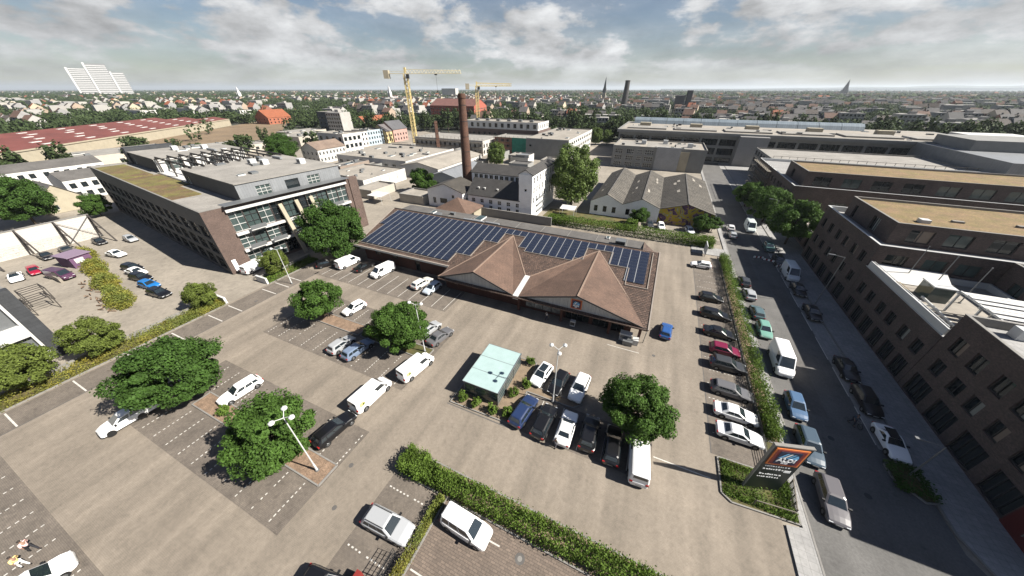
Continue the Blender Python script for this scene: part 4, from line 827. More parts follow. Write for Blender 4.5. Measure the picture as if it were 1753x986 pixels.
blk_('apartment_house', 'pale blue apartment house next to the white one', 'apartments', -197, -183, 172, 186, 9.4, (0.30, 0.36, 0.40), 3, 4, 6, 0, 1.1, 'd', pitch=2.9)
blk_('town_house', 'narrow yellow town house between blue and pink houses', 'house', -193, -181, 186.4, 193, 7.6, (0.42, 0.34, 0.18), 2, 3, 3, 0, 1.1, 'd', 'roof_obj', gable=('y', 4), rcol=(0.10, 0.09, 0.09))
blk_('town_house', 'salmon pink town house with dark slate roof', 'house', -193, -180, 193.2, 208, 8.2, (0.33, 0.21, 0.18), 2, 3, 5, 0, 1.2, 'd', 'roof_obj', gable=('y', 5), rcol=(0.07, 0.07, 0.075))
blk_('dark_tower', 'dark grey cube-shaped tower building among orange roofs', 'building', -303, -288, 230, 246, 15, (0.055, 0.06, 0.07), 3, 3, 3, 0, 2.0, 'd', 'roof_bitumen', pitch=4)
blk_('orange_house', 'large villa with steep orange tile roof', 'house', -420, -398, 242, 268, 6.5, (0.26, 0.09, 0.05), 2, 5, 6, 0, 1.4, 'd', 'tile_orange', gable=('y', 7), pitch=2.8)
for k in range(4): blk_('row_house', 'row house with bright orange tile roof beyond the dark tower', 'house', -285+k*1.5, -273+k*1.5, 256+k*9.2, 265+k*9.2, 6.0, (0.34, 0.27, 0.22), 2, 3, 3, 0, 1.2, 'd', 'tile_orange', gable=('y', 4), group='orange roofed row houses', pitch=2.8)
for x, y, a_, b_, h, lb in ((-282,60,26,40,5,'grey flat-roofed depot beside the tan strip'), (-262,112,30,26,4,'low grey depot with pale roof near the tan strip'), (-246,150,24,30,6,'pale flat-roofed depot below the dark tower'), (-276,170,18,30,5,'small depot hall next to the orange roofs')): blk_('depot', lb, 'hall', x, x+a_, y, y+b_, h, BG, 1, 4, 4, 0, 2.0, 'd', 'roof_gravel')
for x, y, a_, b_, h, lb in ((-590,200,34,14,12,'white apartment slab beyond the red roof hall'), (-560,236,34,14,13,'second white apartment slab beyond the red roof hall'), (-520,262,40,14,11,'long white apartment slab near the orange villa')): blk_('apartment_slab', lb, 'apartments', x, x+a_, y, y+b_, h, WH, 3, 8, 4, 0, 1.6, 'd', 'roof_light', pitch=3.4)
t = blk_('shell_building', 'half-built apartment block with scaffolds below the cranes', 'building', -142, -94, 170, 197, 8.0, (0.38, 0.36, 0.33), 2, 14, 8, 0, 1.5, 'd', 'roof_gravel', pitch=3.2, wh=1.9)
m = MB('scaffold')
for x in np.arange(-1, 49, 2.6): m.bar((x,-1.2,0), (x,-1.2,9.5), 0.12)
for z in (2.2, 4.6, 7.0): m.box(-1, 49, -1.3, -0.3, z, z+0.12)
m.build('scaffold', t)
t = blk_('shell_building', 'scaffolded block wrapped partly in green netting', 'building', -92, -71, 181, 198, 9.2, (0.30, 0.16, 0.12), 3, 6, 5, 0, 1.5, 'd', 'roof_gravel', pitch=2.9)
m = MB('scaffold')
for k in range(9): m.bar((22.2,k*2,0), (22.2,k*2,10.4), 0.12)
for z in (2.2,4.6,7.0,9.2): m.box(21.2, 22.3, 0, 17, z, z+0.14)
for x in np.arange(0, 22, 2.6): m.bar((x,-1.1,0), (x,-1.1,10.2), 0.12)
for z in (2.2,4.6,7.0,9.2): m.box(0, 22, -1.2, -0.2, z, z+0.14)
m.build('scaffold', t); MB('net_green').box(12, 22.4, -1.4, -1.3, 0.5, 9.4).box(22.4, 22.5, -1.3, 6, 0.5, 9.4).build('netting', t)
t = blk_('apartment_house', 'long block with dark lower storeys and white top storey behind the cranes', 'apartments', -128, -72, 202, 226, 11.0, (0.105, 0.075, 0.065), 3, 14, 6, 0, 1.6, 'd', 'roof_light', pitch=3.2)
shell(t, 1.5, 55, 1.5, 22.5, 10.6, 15.2, 'render_white', S=grid(53.5, 12, 2.0, [(11.8,14.2)], style='d'), E=grid(21, 6, 1.2, [(11.8,14.0)], style='d'), name='top_storey'); flat_roof(t, 1.5, 55, 1.5, 22.5, 15.2, 'roof_light')
for k in range(6): MB('metal_grey').box(6+k*8, 8.4+k*8, 10, 12, 14.8, 16.0).build('roof_unit', t)
t = blk_('white_office', 'white office wing with blank grey end wall and window bands', 'office', -69, -45, 174, 232, 10.4, WH, 3, 0, 12, 0, 2.6, 'd', 'roof_light', pitch=3.2)
MB('render_grey').box(0.1, 23.9, -0.12, -0.02, 0.2, 10.2).build('blank_wall', t); MB('glass_dark').box(2, 3.2, -0.2, -0.125, 6.4, 7.2).build('small_window', t)
t = thing('grey_office', 'grey three-storey office with dark multi-pane windows and blank bay', 'office', (-22, 172, 0))
rr = [(0.6,2.6), (3.5,5.5), (6.4,8.5)]
shell(t, 0, 41, 0, 26, 0, 9.8, 'render_grey', S=[(x, x+wd, a, c, 4, 2, 'w') for x, wd in ((1.3,3.4),(6.6,3.4),(11.6,2.2),(15.0,4.0)) for a, c in rr], W=grid(26, 5, 3.0, rr, nx=4, nz=2), color=None); flat_roof(t, 0, 41, 0, 26, 9.8, 'roof_light', 'kerb', 0.5)
MB('render_obj').box(20, 30.4, -0.9, 0.0, 0, 10.2).build('blank_bay', t, color=(0.25, 0.253, 0.257)); MB('render_cream').box(30.4, 34.2, -0.4, -0.0, 0, 8.6).build('cream_strip', t)
for x, y in ((33,8), (12,12), (22,16)): MB('metal_white').box(x, x+2.2, y, y+1.8, 9.3, 11.2).build('roof_unit', t)
for k in range(3): MB('roof_gravel').box(2+k*13, 12+k*13, 3, 22, 9.31, 9.36).build('roof_field', t)
# long grey complex
t = thing('grey_complex', 'very long grey commercial complex with projecting flat roof and dark glazing', 'building', (-24, 200, 0))
shell(t, 0, 150, 2.0, 52, 0, 12.8, 'render_grey', S=[(1+k*8.2, 8.2+k*8.2, a, c, 5, 1, 'd') for k in range(18) for a, c in ((0.6,2.8),(4.0,7.2),(8.4,11.4))], W=[(3+k*9, 10+k*9, a, c, 4, 1, 'd') for k in range(5) for a, c in ((1,3),(4.4,7),(8.4,11))], d=0.5)
MB('render_grey').box(-1.0, 151, 0.6, 53, 12.8, 14.2).build('roof_slab', t)
MB('roof_light').box(0.5, 149, 2.2, 51, 14.2, 14.25).build('roof', t)
for k in range(6): MB('roof_gravel').box(4+k*24, 24+k*24, 6, 18, 14.25, 14.9).build('roof_field', t)
for k in range(5): MB('render_cream').box(9+k*27, 15+k*27, 22, 26, 14.25, 16.2).build('roof_unit', t)
for k in range(12):
    m = MB('blue_metal'); x0, x1 = 4+k*9.6, 13.4+k*9.6; pr2 = [(41,14.25), (42,16.2), (44,17.4), (47,17.4), (49,16.2), (50,14.25)]
    for (ya, za), (yb, zb) in zip(pr2, pr2[1:]): m.poly([(x0,ya,za), (x1,ya,za), (x1,yb,zb), (x0,yb,zb)])
    m.poly([(x0,y_,z_) for y_, z_ in pr2]); m.poly([(x1,y_,z_) for y_, z_ in pr2[::-1]]); m.build('barrel_roof', t)
MB('render_obj').box(58, 70, -3.0, 2.0, 0, 13.4).build('stair_block', t, color=(0.21, 0.205, 0.20))
t = thing('grey_warehouse', 'huge plain grey metal warehouse behind the golden planted roof', 'warehouse', (98, 152, 0))
shell(t, 0, 60, 0, 90, 0, 14.0, 'zinc', S=[(1+k*7.5, 7+k*7.5, 1.0, 4.6, 3, 1, 'd') for k in range(8)], W=[(1+k*8, 7+k*8, 1, 4.4, 3, 1, 'd') for k in range(4)]); flat_roof(t, 0, 60, 0, 90, 14.0, 'zinc', 'metal_grey', 0.3)
MB('render_grey').box(6, 30, 30, 52, 13.7, 17.2).build('roof_block', t); MB('render_white').box(24, 44, 56, 80, 13.7, 16.0).build('roof_block', t)
t = thing('grey_terrace_block', 'grey block with window bands and railings in front of the complex', 'building', (40, 158, 0))
shell(t, 0, 56, 0, 30, 0, 10.2, 'render_grey', S=grid(56, 12, 3.2, [(1,3.2),(4.6,6.4),(7.6,9.4)], nx=3, style='d'), W=grid(30, 6, 3.0, [(1,3.2),(4.6,6.4),(7.6,9.4)], nx=3, style='d')); flat_roof(t, 0, 56, 0, 30, 10.2, 'roof_gravel', 'kerb', 0.4)
m = MB('scaffold')
for x in np.arange(0, 56, 2.5): m.bar((x,-0.6,10.2), (x,-0.6,11.4), 0.1)
m.box(0, 56, -0.9, -0.2, 10.0, 10.15); m.bar((0,-0.6,11.3), (56,-0.6,11.3), 0.1); m.build('railing', t)
t = blk_('brick_hall', 'large red brick building with white trimmed windows', 'building', -238, -184, 318, 345, 18, (0.30, 0.085, 0.055), 5, 16, 8, 0, 1.6, 'w', 'roof_obj', gable=('x', 6), rcol=(0.13, 0.06, 0.05), pitch=3.4)
# vents, ducts and rooflights on the larger flat roofs
def clutter(root, x0, x1, y0, y1, z, n):
    for k in range(n):
        x, y = random.uniform(x0, x1), random.uniform(y0, y1); q = random.random(); w_3, d_3, h_3 = random.uniform(.6, 2.4), random.uniform(.6, 2.0), random.uniform(.3, 1.3)
        if q < .45: MB('metal_grey', 'metal_dark').box(x, x+w_3, y, y+d_3, z-.05, z+h_3).box(x+.1, x+w_3-.1, y-.02, y, z+.1, z+h_3*.8, 1).build('roof_unit', root)
        elif q < .75: MB('render_white', 'glass_green').box(x, x+w_3, y, y+w_3*1.6, z-.05, z+.25).box(x+.12, x+w_3-.12, y+.12, y+w_3*1.6-.12, z+.25, z+.3, 1).build('rooflight', root)
        elif q < .9: MB('metal_grey').tube((x,y,z-.05), (x,y,z+h_3), .18, .18, 8).tube((x,y,z+h_3), (x,y,z+h_3+.15), .32, .1, 8).build('roof_vent', root)
        else: MB('zinc').box(x, x+random.uniform(3, 7), y, y+.6, z+.1, z+.6).build('duct', root)
for o in [o for o in C.objects if o.type == 'EMPTY' and o.name.split('.')[0] in ('flat_hall', 'apartment_house', 'white_office', 'depot', 'modern_house')]:
    rf = next((c for c in o.children if c.name.split('.')[0] == 'roof'), None)
    if rf and len(rf.data.polygons) == 1:
        xs_ = [v.co.x for v in rf.data.vertices]; ys_ = [v.co.y for v in rf.data.vertices]; clutter(o, min(xs_)+1, max(xs_)-4, min(ys_)+1, max(ys_)-4, rf.data.vertices[0].co.z, int(4+(max(xs_)-min(xs_))*(max(ys_)-min(ys_))/110))
clutter(bpy.data.objects['grey_complex'], 3, 145, 4, 38, 14.26, 34); clutter(bpy.data.objects['grey_office'], 2, 37, 3, 22, 9.33, 12); clutter(bpy.data.objects['office_block'], -29, -6, 10, 28, 16.58, 8); clutter(bpy.data.objects['office_block'], -74, -56, 11, 28, 16.58, 8); clutter(shop, -55, -3, 61.5, 65, 5.76, 9)
for k in range(16):                                 # small sheds and lean-tos between the halls
    x, y = random.choice(((-92, 96), (-100, 112), (-122, 112), (-86, 140), (-112, 160), (-64, 118), (-66, 130), (-54, 122), (-48, 112), (-60, 140), (-88, 160), (-130, 86), (-136, 96), (-44, 128), (-56, 152), (-70, 160)))
    x += random.uniform(-4, 4); y += random.uniform(-4, 4); a_, b_ = random.uniform(5, 10), random.uniform(5, 11)
    if -57.5 < x+a_ and x < -30 and y < 106: continue
    blk_('shed', random.choice(('small grey workshop shed squeezed between the halls behind the mill', 'small pale lean-to squeezed between the halls behind the mill')), 'shed', x, x+a_, y, y+b_, random.uniform(2.6, 4.6), random.choice((BG, WH, GR)), 0, roof=random.choice(('roof_bitumen', 'roof_light', 'roof_gravel', 'zinc')), group='sheds between the halls')
# cranes
def crane(label, loc, h, jib, cjib, az, m1, m2, f=1.0):
    t = thing('tower_crane', label, 'crane', loc, az); s = 1.1; b = MB(m1)
    for x, y in ((-s,-s), (s,-s), (s,s), (-s,s)): b.bar((x,y,0), (x,y,h), 0.42*f)
    z = 0; k = 0
    while z < h-2:
        for (ax, ay), (bx, by) in (((-s,-s),(s,-s)), ((s,-s),(s,s)), ((s,s),(-s,s)), ((-s,s),(-s,-s))):
            b.bar((ax,ay,z), (bx,by,z+2.2), 0.26*f); b.bar((ax,ay,z+2.2), (bx,by,z+2.2), 0.14)
        z += 2.2
    b.build('mast', t); MB('render_white').box(-2.6, 2.6, -2.6, 2.6, 0, 0.9).build('base', t)
    j = MB(m2); y = 0.8
    j.bar((0,-y,h), (jib,-y,h+0.1), 0.36*f); j.bar((0,y,h), (jib,y,h+0.1), 0.36*f); j.bar((0,0,h+2.2), (jib,0,h+1.5), 0.36*f)
    x = 0
    while x < jib-2:
        j.bar((x,-y,h), (x+1.1,0,h+2.1), 0.13); j.bar((x+1.1,0,h+2.1), (x+2.2,-y,h), 0.13); j.bar((x,y,h), (x+1.1,0,h+2.1), 0.13); j.bar((x+1.1,0,h+2.1), (x+2.2,y,h), 0.13); j.bar((x,-y,h), (x,y,h), 0.12); x += 2.2
    j.build('jib', t)
    c = MB('crane_cream'); c.box(-cjib, 0, -0.9, 0.9, h-0.1, h+0.25); c.bar((-cjib,0.85,h+1.2), (0,0.85,h+1.2), 0.12); c.bar((-cjib,-0.85,h+1.2), (0,-0.85,h+1.2), 0.12); c.build('counter_jib', t)
    MB('render_cream').box(-cjib-0.6, -cjib+2.6, -1.4, 1.4, h-2.6, h+1.8).build('counterweight', t)
    MB('metal_dark', 'glass_dark').box(0.9, 2.6, -2.4, -0.9, h-2.6, h-0.3).box(2.61, 2.65, -2.3, -1.0, h-1.9, h-0.6, 1).build('cab', t)
    MB(m1).bar((0,0,h), (0,0,h+3.2), 1.2).build('head', t)
    d = MB('metal_dark'); xx = jib*0.55; d.box(xx-0.7, xx+0.7, -0.8, 0.8, h-0.8, h-0.1); d.bar((xx,0,h-9), (xx,0,h-0.8), 0.1); d.box(xx-0.3, xx+0.3, -0.3, 0.3, h-10, h-9); d.build('trolley', t)
crane('tall yellow tower crane with long jib above the half-built block', (-157.5, 189, 0), 41.0, 35, 13, R(22), 'crane_yellow', 'crane_cream')
crane('shorter yellow tower crane near the red brick building', (-157, 278, 0), 35.0, 30, 9, R(30), 'crane_yellow', 'crane_yellow', 1.6)
# distant landmarks
hr = thing('high_rise', 'huge white stepped high-rise slab on the horizon', 'tower', (-2777, 918, 0), R(70))
for k, (x0, x1, h) in enumerate(((-98,-32,120), (-32,46,142), (46,98,106))):
    MB('render_obj').box(x0+4, x1-4, 0, 30, 0, h).build('tower_slab', hr, color=(0.17, 0.17, 0.17))
    for i in range(int(h/8)): MB('render_obj').box(x0+5, x1-5, -2.6, -0.05, 3+i*8, 7.6+i*8).build('balcony_band', hr, color=(0.46, 0.46, 0.455))
    MB('render_obj').box(x0-3, x0+4, -3, 33, 0, h+4).build('stair_tower', hr, color=(0.52, 0.52, 0.51))
blk_('distant_slab', 'lone pale slab block above the distant trees', 'building', -800, -740, 1150, 1170, 34, (0.42, 0.41, 0.38), 0)
def spire(label, loc, h, w, sh, col, rcol):
    t = thing('church_tower', label, 'church', loc); MB('render_obj').box(-w/2, w/2, -w/2, w/2, 0, h-sh).build('tower', t, color=col)
    b = MB('roof_obj'); q = [(-w/2,-w/2,h-sh), (w/2,-w/2,h-sh), (w/2,w/2,h-sh), (-w/2,w/2,h-sh)]
    for i in range(4): b.poly([q[i], q[(i+1) % 4], (0,0,h)])
    b.build('spire', t, color=rcol); MB('roof_obj').box(-w*0.45, w*0.45, w*0.5, w*3.2, 0, (h-sh)*0.6).build('nave', t, color=rcol)
    for i in range(4): MB('roof_obj').tube((math.cos(PI/4+i*PI/2)*w*.6, math.sin(PI/4+i*PI/2)*w*.6, h-sh), (math.cos(PI/4+i*PI/2)*w*.6, math.sin(PI/4+i*PI/2)*w*.6, h-sh*0.72), w*0.12, 0.1, 6).build('pinnacle', t, color=rcol)
spire('slender church tower with dark pointed spire near the thick-headed chimney', (-181, 1040, 0), 62, 9, 38, (0.22, 0.2, 0.16), (0.06, 0.065, 0.065))
spire('broad dark pointed church spire beyond the grey complex', (780, 2380, 0), 74, 24, 60, (0.14, 0.13, 0.13), (0.05, 0.055, 0.06))
spire('small white church tower far behind the red roof hall', (-1250, 700, 0), 40, 9, 22, (0.42, 0.41, 0.38), (0.55, 0.54, 0.52))
spire('white church tower far behind the orange roofs', (-760, 830, 0), 42, 9, 20, (0.42, 0.41, 0.38), (0.5, 0.5, 0.5))
blk_('dark_silo', 'dark blocky silo building with stepped top on the horizon', 'building', 2, 16, 620, 634, 24, (0.06, 0.06, 0.065), 0); blk_('dark_silo', 'taller dark silo tower beside the blocky one', 'building', 17, 25, 622, 634, 31, (0.05, 0.05, 0.055), 0)
for x, y, w_2, h in ((1500,2500,26,70), (1580,2520,20,62), (1750,2500,40,48), (2050,2750,50,40)): blk_('distant_tower', 'dark grey distant tower block in the haze beyond the spire', 'tower', x, x+w_2, y, y+20, h, (0.10, 0.11, 0.125), 0, group='towers in the haze beyond the spire')
# ------------------------------------------------------------------ things on the lot
sh_ = thing('cart_shelter', 'glass-roofed cart shelter on a gravel bed in the lot', 'shelter', (-16.3, 21.5, 0))
for i in range(3):
    m = MB('glass_roof', 'metal_grey'); y0, y1 = i*2.42, i*2.42+2.38; m.box(0, 4.9, y0, y1, 2.42, 2.46, 0); m.build('roof_pane', sh_)
m = MB('metal_grey')
for i in range(4): m.box(-0.02, 4.92, i*2.42-0.05, i*2.42+0.01, 2.36, 2.47)
m.box(-0.06, 0.0, -0.05, 7.27, 2.34, 2.48); m.box(4.9, 4.98, -0.05, 7.27, 2.28, 2.52); m.build('roof_frame', sh_)
for x in (0.1, 4.75):
    for i in range(4): MB('metal_grey').box(x, x+0.09, i*2.38+0.02, i*2.38+0.11, 0, 2.38).build('post', sh_)
for i in range(3):
    m = MB('glass_green', 'metal_grey'); y0 = i*2.38+0.14; m.box(4.78, 4.8, y0, y0+2.2, 0.25, 2.1, 0)
    for z in (0.2, 0.8, 1.4, 2.1): m.box(4.76, 4.82, y0, y0+2.2, z, z+0.05, 1)
    m.build('side_panel', sh_)
m = MB('glass_green', 'metal_grey'); m.box(0.25, 4.7, 0.04, 0.06, 0.25, 2.1, 0)
for z in (0.2, 0.8, 1.4, 2.1): m.box(0.2, 4.74, 0.02, 0.08, z, z+0.05, 1)
for x in (1.7, 3.2): m.box(x, x+0.05, 0.02, 0.08, 0.2, 2.15, 1)
m.build('end_panel', sh_)
def cart_mesh():
    m = MB('cart_metal', 'logo_red')
    for y in (-0.25, 0.25):
        m.bar((-0.4,y,0.55), (0.42,y*0.8,0.62), 0.025); m.bar((-0.45,y,1.0), (0.45,y*0.85,0.92), 0.03); m.bar((-0.4,y,0.12), (0.42,y*0.8,0.12), 0.03); m.bar((-0.42,y,0.12), (-0.45,y,1.0), 0.03)
        for k in range(7): m.bar((-0.4+k*0.135,y,0.57), (-0.42+k*0.14,y,0.98), 0.012)
        for x in (-0.36, 0.38): m.tube((x,y-0.02,0.06), (x,y+0.02,0.06), 0.06, n=8)
    for k in range(6): m.bar((-0.38+k*0.15,-0.24,0.57), (-0.38+k*0.15,0.24,0.57), 0.012)
    m.bar((-0.5,-0.27,1.02), (-0.5,0.27,1.02), 0.05, 1); return m.mesh('shopping_cart')
CM = cart_mesh()
for r in range(3):
    for k in range(9): tag(link('shopping_cart', CM, None, (-15.2+r*1.15, 23.0+k*0.32, 0), PI/2), 'wire shopping cart nested in a row under the glass shelter', 'cart', 'carts in the shelter')
# pylon sign
py = thing('pylon_sign', 'tall dark pylon sign with orange-framed emblem beside the hedge', 'sign', (14.5, 23.2, 0), R(15.9))
m = MB('sign_dark', 'metal_grey'); m.box(0, 3.05, -0.2, 0.02, 0.0, 7.2, 0); m.build('panel', py)
MB('metal_grey').box(-0.06, 0.0, -0.21, 0.03, 0.0, 7.25).build('edge_strip', py); MB('kerb').box(-0.06, 3.1, -0.24, 0.06, 7.2, 7.32).build('top_cap', py)
logo_on(py, 2.62, 2.45, 1.53, -0.2, 5.75, 1.12)
random.seed(3)
for i, z in enumerate((4.1, 3.6, 2.75, 2.3)):
    m = MB('logo_white'); x = 0.4
    while x < 2.5-(0.4 if i else 0): wd = random.uniform(0.07, 0.18); m.box(x, x+wd, -0.215, -0.203, z, z+random.uniform(0.1, 0.2)); x += wd+random.uniform(0.03, 0.12)
    m.build('text_row', py)
MB('logo_white').box(2.2, 2.75, -0.216, -0.203, 3.4, 3.72).build('info_plate', py)
# gate panels and bike stand by the sign
m = MB('scaffold', 'metal_dark')
for k in range(5): m.bar((18.3+0.1*k,22.0+k*0.75,0.1), (18.3+0.1*k,22.0+k*0.75,1.25), 0.08)
for k in range(22): m.bar((18.28+0.0177*k,22.0+k*0.14,0.25), (18.28+0.0177*k,22.0+k*0.14,1.15), 0.03)
m.bar((18.28,22,1.2), (18.7,25.1,1.2), 0.07); m.bar((18.28,22,0.25), (18.7,25.1,0.25), 0.06); m.bar((15.2,21.6,0.9), (18.3,21.9,0.9), 0.08); m.bar((15.2,21.6,0.1), (15.2,21.6,0.9), 0.08)
tag(m.build('bar_fence'), 'short weathered bar fence beside the pylon sign', 'fence')
def grid_fence(x0, y0, x1, y1, h, label, step=0.28, group=None):
    m = MB('metal_dark'); L_ = math.hypot(x1-x0, y1-y0); n = int(L_/step)
    for k in range(n+1): m.bar((x0+(x1-x0)*k/n, y0+(y1-y0)*k/n, 0), (x0+(x1-x0)*k/n, y0+(y1-y0)*k/n, h), 0.07 if k % 8 == 0 else 0.025)
    for z in np.linspace(0.15, h-0.05, 5): m.bar((x0,y0,z), (x1,y1,z), 0.04)
    return tag(m.build('grid_fence'), label, 'fence', group)
grid_fence(-12.8, -1.2, -12.8, 5.0, 1.7, 'black grid fence casting its shadow beside the young hedge')
grid_fence(17.2, 25.8, 17.2, 73.2, 1.05, 'low black fence between the parked cars and the street hedge', 1.2)
grid_fence(-2.2, 86.2, 18.6, 86.2, 1.0, 'low grey fence in front of the workshop forecourt', 0.6)
m = MB('kerb', 'render_white')
for y0, y1 in ((-24, 20.6), (28.8, 40)): m.box(-69.3, -69.1, y0, y1, 0, 0.9, 0)
w1 = tag(m.build('boundary_wall'), 'low pale boundary wall behind the overgrown strip', 'wall')
for x, y in ((-69.4,20.8), (-69.4,28.2)): tag(MB('render_white').box(x, x+3.2, y, y+0.35, 0, 1.3).build('gate_wall'), 'short white gate wall at the yard entrance', 'wall', 'gate walls at the yard entrance')
rw = tag(MB('render_grey', 'kerb').box(-58, -24, 81.2, 81.5, 0, 2.4).box(-58.05, -23.95, 81.15, 81.55, 2.4, 2.5, 1).build('yard_wall'), 'long grey wall between shop and white mill', 'wall')
tag(MB('render_grey', 'metal_white').box(14.6, 14.75, 77.6, 81, 0.4, 2.6, 1).bar((14.68,77.8,0), (14.68,77.8,0.5), 0.1).bar((14.68,80.8,0), (14.68,80.8,0.5), 0.1).build('notice_board'), 'pale notice board at the corner of lot and street', 'board')
# lamps
def lamp(label, x, y, h, arms, rz=0.0, group=None):
    t = thing('lamp_post', label, 'lamp', (x, y, 0), rz, group); MB('metal_white').tube((0,0,0), (0,0,1.2), 0.11, 0.10, 10).tube((0,0,1.2), (0,0,h), 0.07, 0.045, 10).build('pole', t); MB('metal_grey').tube((0,0,0), (0,0,0.25), 0.2, 0.17, 10).build('foot', t)
    for k in range(arms):
        a = 2*PI*k/arms; c, s = math.cos(a), math.sin(a); e = (c*0.75, s*0.75, h+0.25); m = MB('metal_white').tube((0,0,h-0.1), e, 0.035, 0.03, 6); o = m.build('arm', t)
        MB('metal_white').tube((e[0]*1.15,e[1]*1.15,h+0.12), (e[0]*1.15,e[1]*1.15,h+0.27), 0.25, 0.23, 14).tube((e[0]*1.15,e[1]*1.15,h+0.27), (e[0]*1.15,e[1]*1.15,h+0.40), 0.23, 0.06, 14).build('lamp_head', o)
    return t
lamp('white lamp post with three heads in front of the crown of a round tree', -25.0, 7.1, 8.9, 3, 0.3)
lamp('white lamp post with three heads among the middle parked cars', -5.5, 24.9, 9.0, 3, 0.9)
lamp('white lamp post with two heads in front of the tree by the vans', -25.6, 25.6, 8.7, 2, 0.2)
lamp('white lamp post with two heads at the lawn by the yard gate', -62.0, 30.4, 7.6, 2, 0.6)
def street_lamp(label, x, y, h, d):
    t = thing('street_lamp', label, 'lamp', (x, y, 0)); MB('metal_grey').tube((0,0,0), (0,0,h), 0.09, 0.05, 8).build('pole', t); MB('metal_grey').tube((0,0,h-0.05), (d*1.4,0,h+0.15), 0.035, 0.03, 6).build('arm', t); MB('metal_grey', 'lamp_clear').box(min(d*1.3,d*2.2), max(d*1.3,d*2.2), -0.14, 0.14, h+0.1, h+0.22).build('lamp_head', t)
street_lamp('grey street lamp at the small planting bed near the red door', 30.2, 31.2, 5.0, -1); street_lamp('tall grey street lamp leaning over the row of black cars', 31.6, 64.2, 9.6, -1); street_lamp('grey street lamp by the street trees', 31.6, 104, 8.0, -1)
# trailer-like white bins at the shop corner
t = thing('recycling_bins', 'white return machines and boxes at the shop corner', 'bins', (2.0, 40.6, 0)); MB('render_white', 'metal_grey').box(-1.6, 0.2, -0.5, 0.5, 0, 1.3).box(-1.5, 0.1, -0.52, -0.501, 0.5, 1.1, 1).build('cabinet', t); MB('frame_white').box(0.35, 1.2, -0.9, 0.1, 0, 0.95).build('box', t); MB('metal_grey').box(-1.0, 0.4, -1.5, -0.6, 0, 0.8).build('box', t)
tag(MB('render_white', 'metal_dark').box(-7.5, -6.7, 40.3, 40.9, 0, 0.95).box(-7.45, -6.75, 40.28, 40.299, 0.2, 0.8, 1).build('litter_bin'), 'pale litter bin under the shop canopy', 'bin')
tag(MB('logo_red').box(-14.6, -14.2, 1.6, 2.9, 0.0, 1.25).build('red_board'), 'narrow red board standing at the lot edge', 'board')
# white garden canopies
def canopy(label, x, y, w, d, h):
    t = thing('canopy', label, 'canopy', (x, y, 0)); m = MB('render_white'); m.poly([(0,0,h), (w,0,h), (w,d,h+0.3), (0,d,h+0.3)]); m.poly([(0,0,h-0.05), (0,d,h+0.25), (w,d,h+0.25), (w,0,h-0.05)]); m.build('cloth', t)
    for a, c in ((0.1,0.1), (w-0.1,0.1), (0.1,d-0.1), (w-0.1,d-0.1)): MB('metal_white').tube((a,c,0), (a,c,h+0.2), 0.05, n=6).build('post', t)
canopy('white garden canopy on the lawn by the workshop', -24.5, 90.6, 4.6, 3.4, 2.3); canopy('white square canopy behind the big tree', -88, 76.5, 6.0, 4.5, 2.6)
# market trolley frames: purple booth in the yard
t = thing('purple_booth', 'small purple booth with flat roof by the yellow hedge', 'booth', (-115.2, 14.6, 0), R(10)); MB('cloth_obj').box(0, 4.6, 0, 3.2, 0, 2.5).build('body', t, color=(0.10, 0.05, 0.10)); MB('cloth_obj').box(-0.3, 4.9, -0.3, 3.5, 2.5, 2.65).build('roof', t, color=(0.17, 0.125, 0.175)); MB('render_white').box(4.61, 4.66, 0.6, 2.0, 1.0, 2.0).build('hatch', t)

# ------------------------------------------------------------------ vehicles
def lerp(a, b, t): return tuple(a[i]+(b[i]-a[i])*t for i in range(3))
def bil(q, s, t): return lerp(lerp(q[0], q[1], s), lerp(q[3], q[2], s), t)
def offs(pts, d):
    n = (Vector(pts[1])-Vector(pts[0])).cross(Vector(pts[2])-Vector(pts[0])).normalized(); return [tuple(Vector(p)+n*d) for p in pts]
KINDS = {  # L, W, H, belt z, nose z, windscreen base/top x, rear top/base x (fractions of L from rear), panes, van?
 'hatch':  (4.05, 1.76, 1.48, 0.92, 0.70, 0.73, 0.53, 0.10, 0.035, 2, 0),
 'sedan':  (4.60, 1.82, 1.44, 0.92, 0.68, 0.70, 0.53, 0.27, 0.13, 2, 0),
 'estate': (4.75, 1.83, 1.48, 0.93, 0.68, 0.71, 0.55, 0.10, 0.025, 3, 0),
 'suv':    (4.45, 1.86, 1.66, 1.05, 0.86, 0.72, 0.55, 0.11, 0.035, 3, 0),
 'mpv':    (4.60, 1.84, 1.82, 1.08, 0.86, 0.79, 0.63, 0.04, 0.012, 3, 0),
 'van':    (5.30, 1.95, 2.05, 1.12, 0.92, 0.87, 0.73, 0.02, 0.008, 1, 1),
 'highvan':(5.90, 2.05, 2.60, 1.25, 1.0, 0.87, 0.72, 0.02, 0.008, 1, 1),
 'coupe':  (4.50, 1.86, 1.34, 0.88, 0.62, 0.66, 0.50, 0.34, 0.16, 1, 0)}
RIM = {}
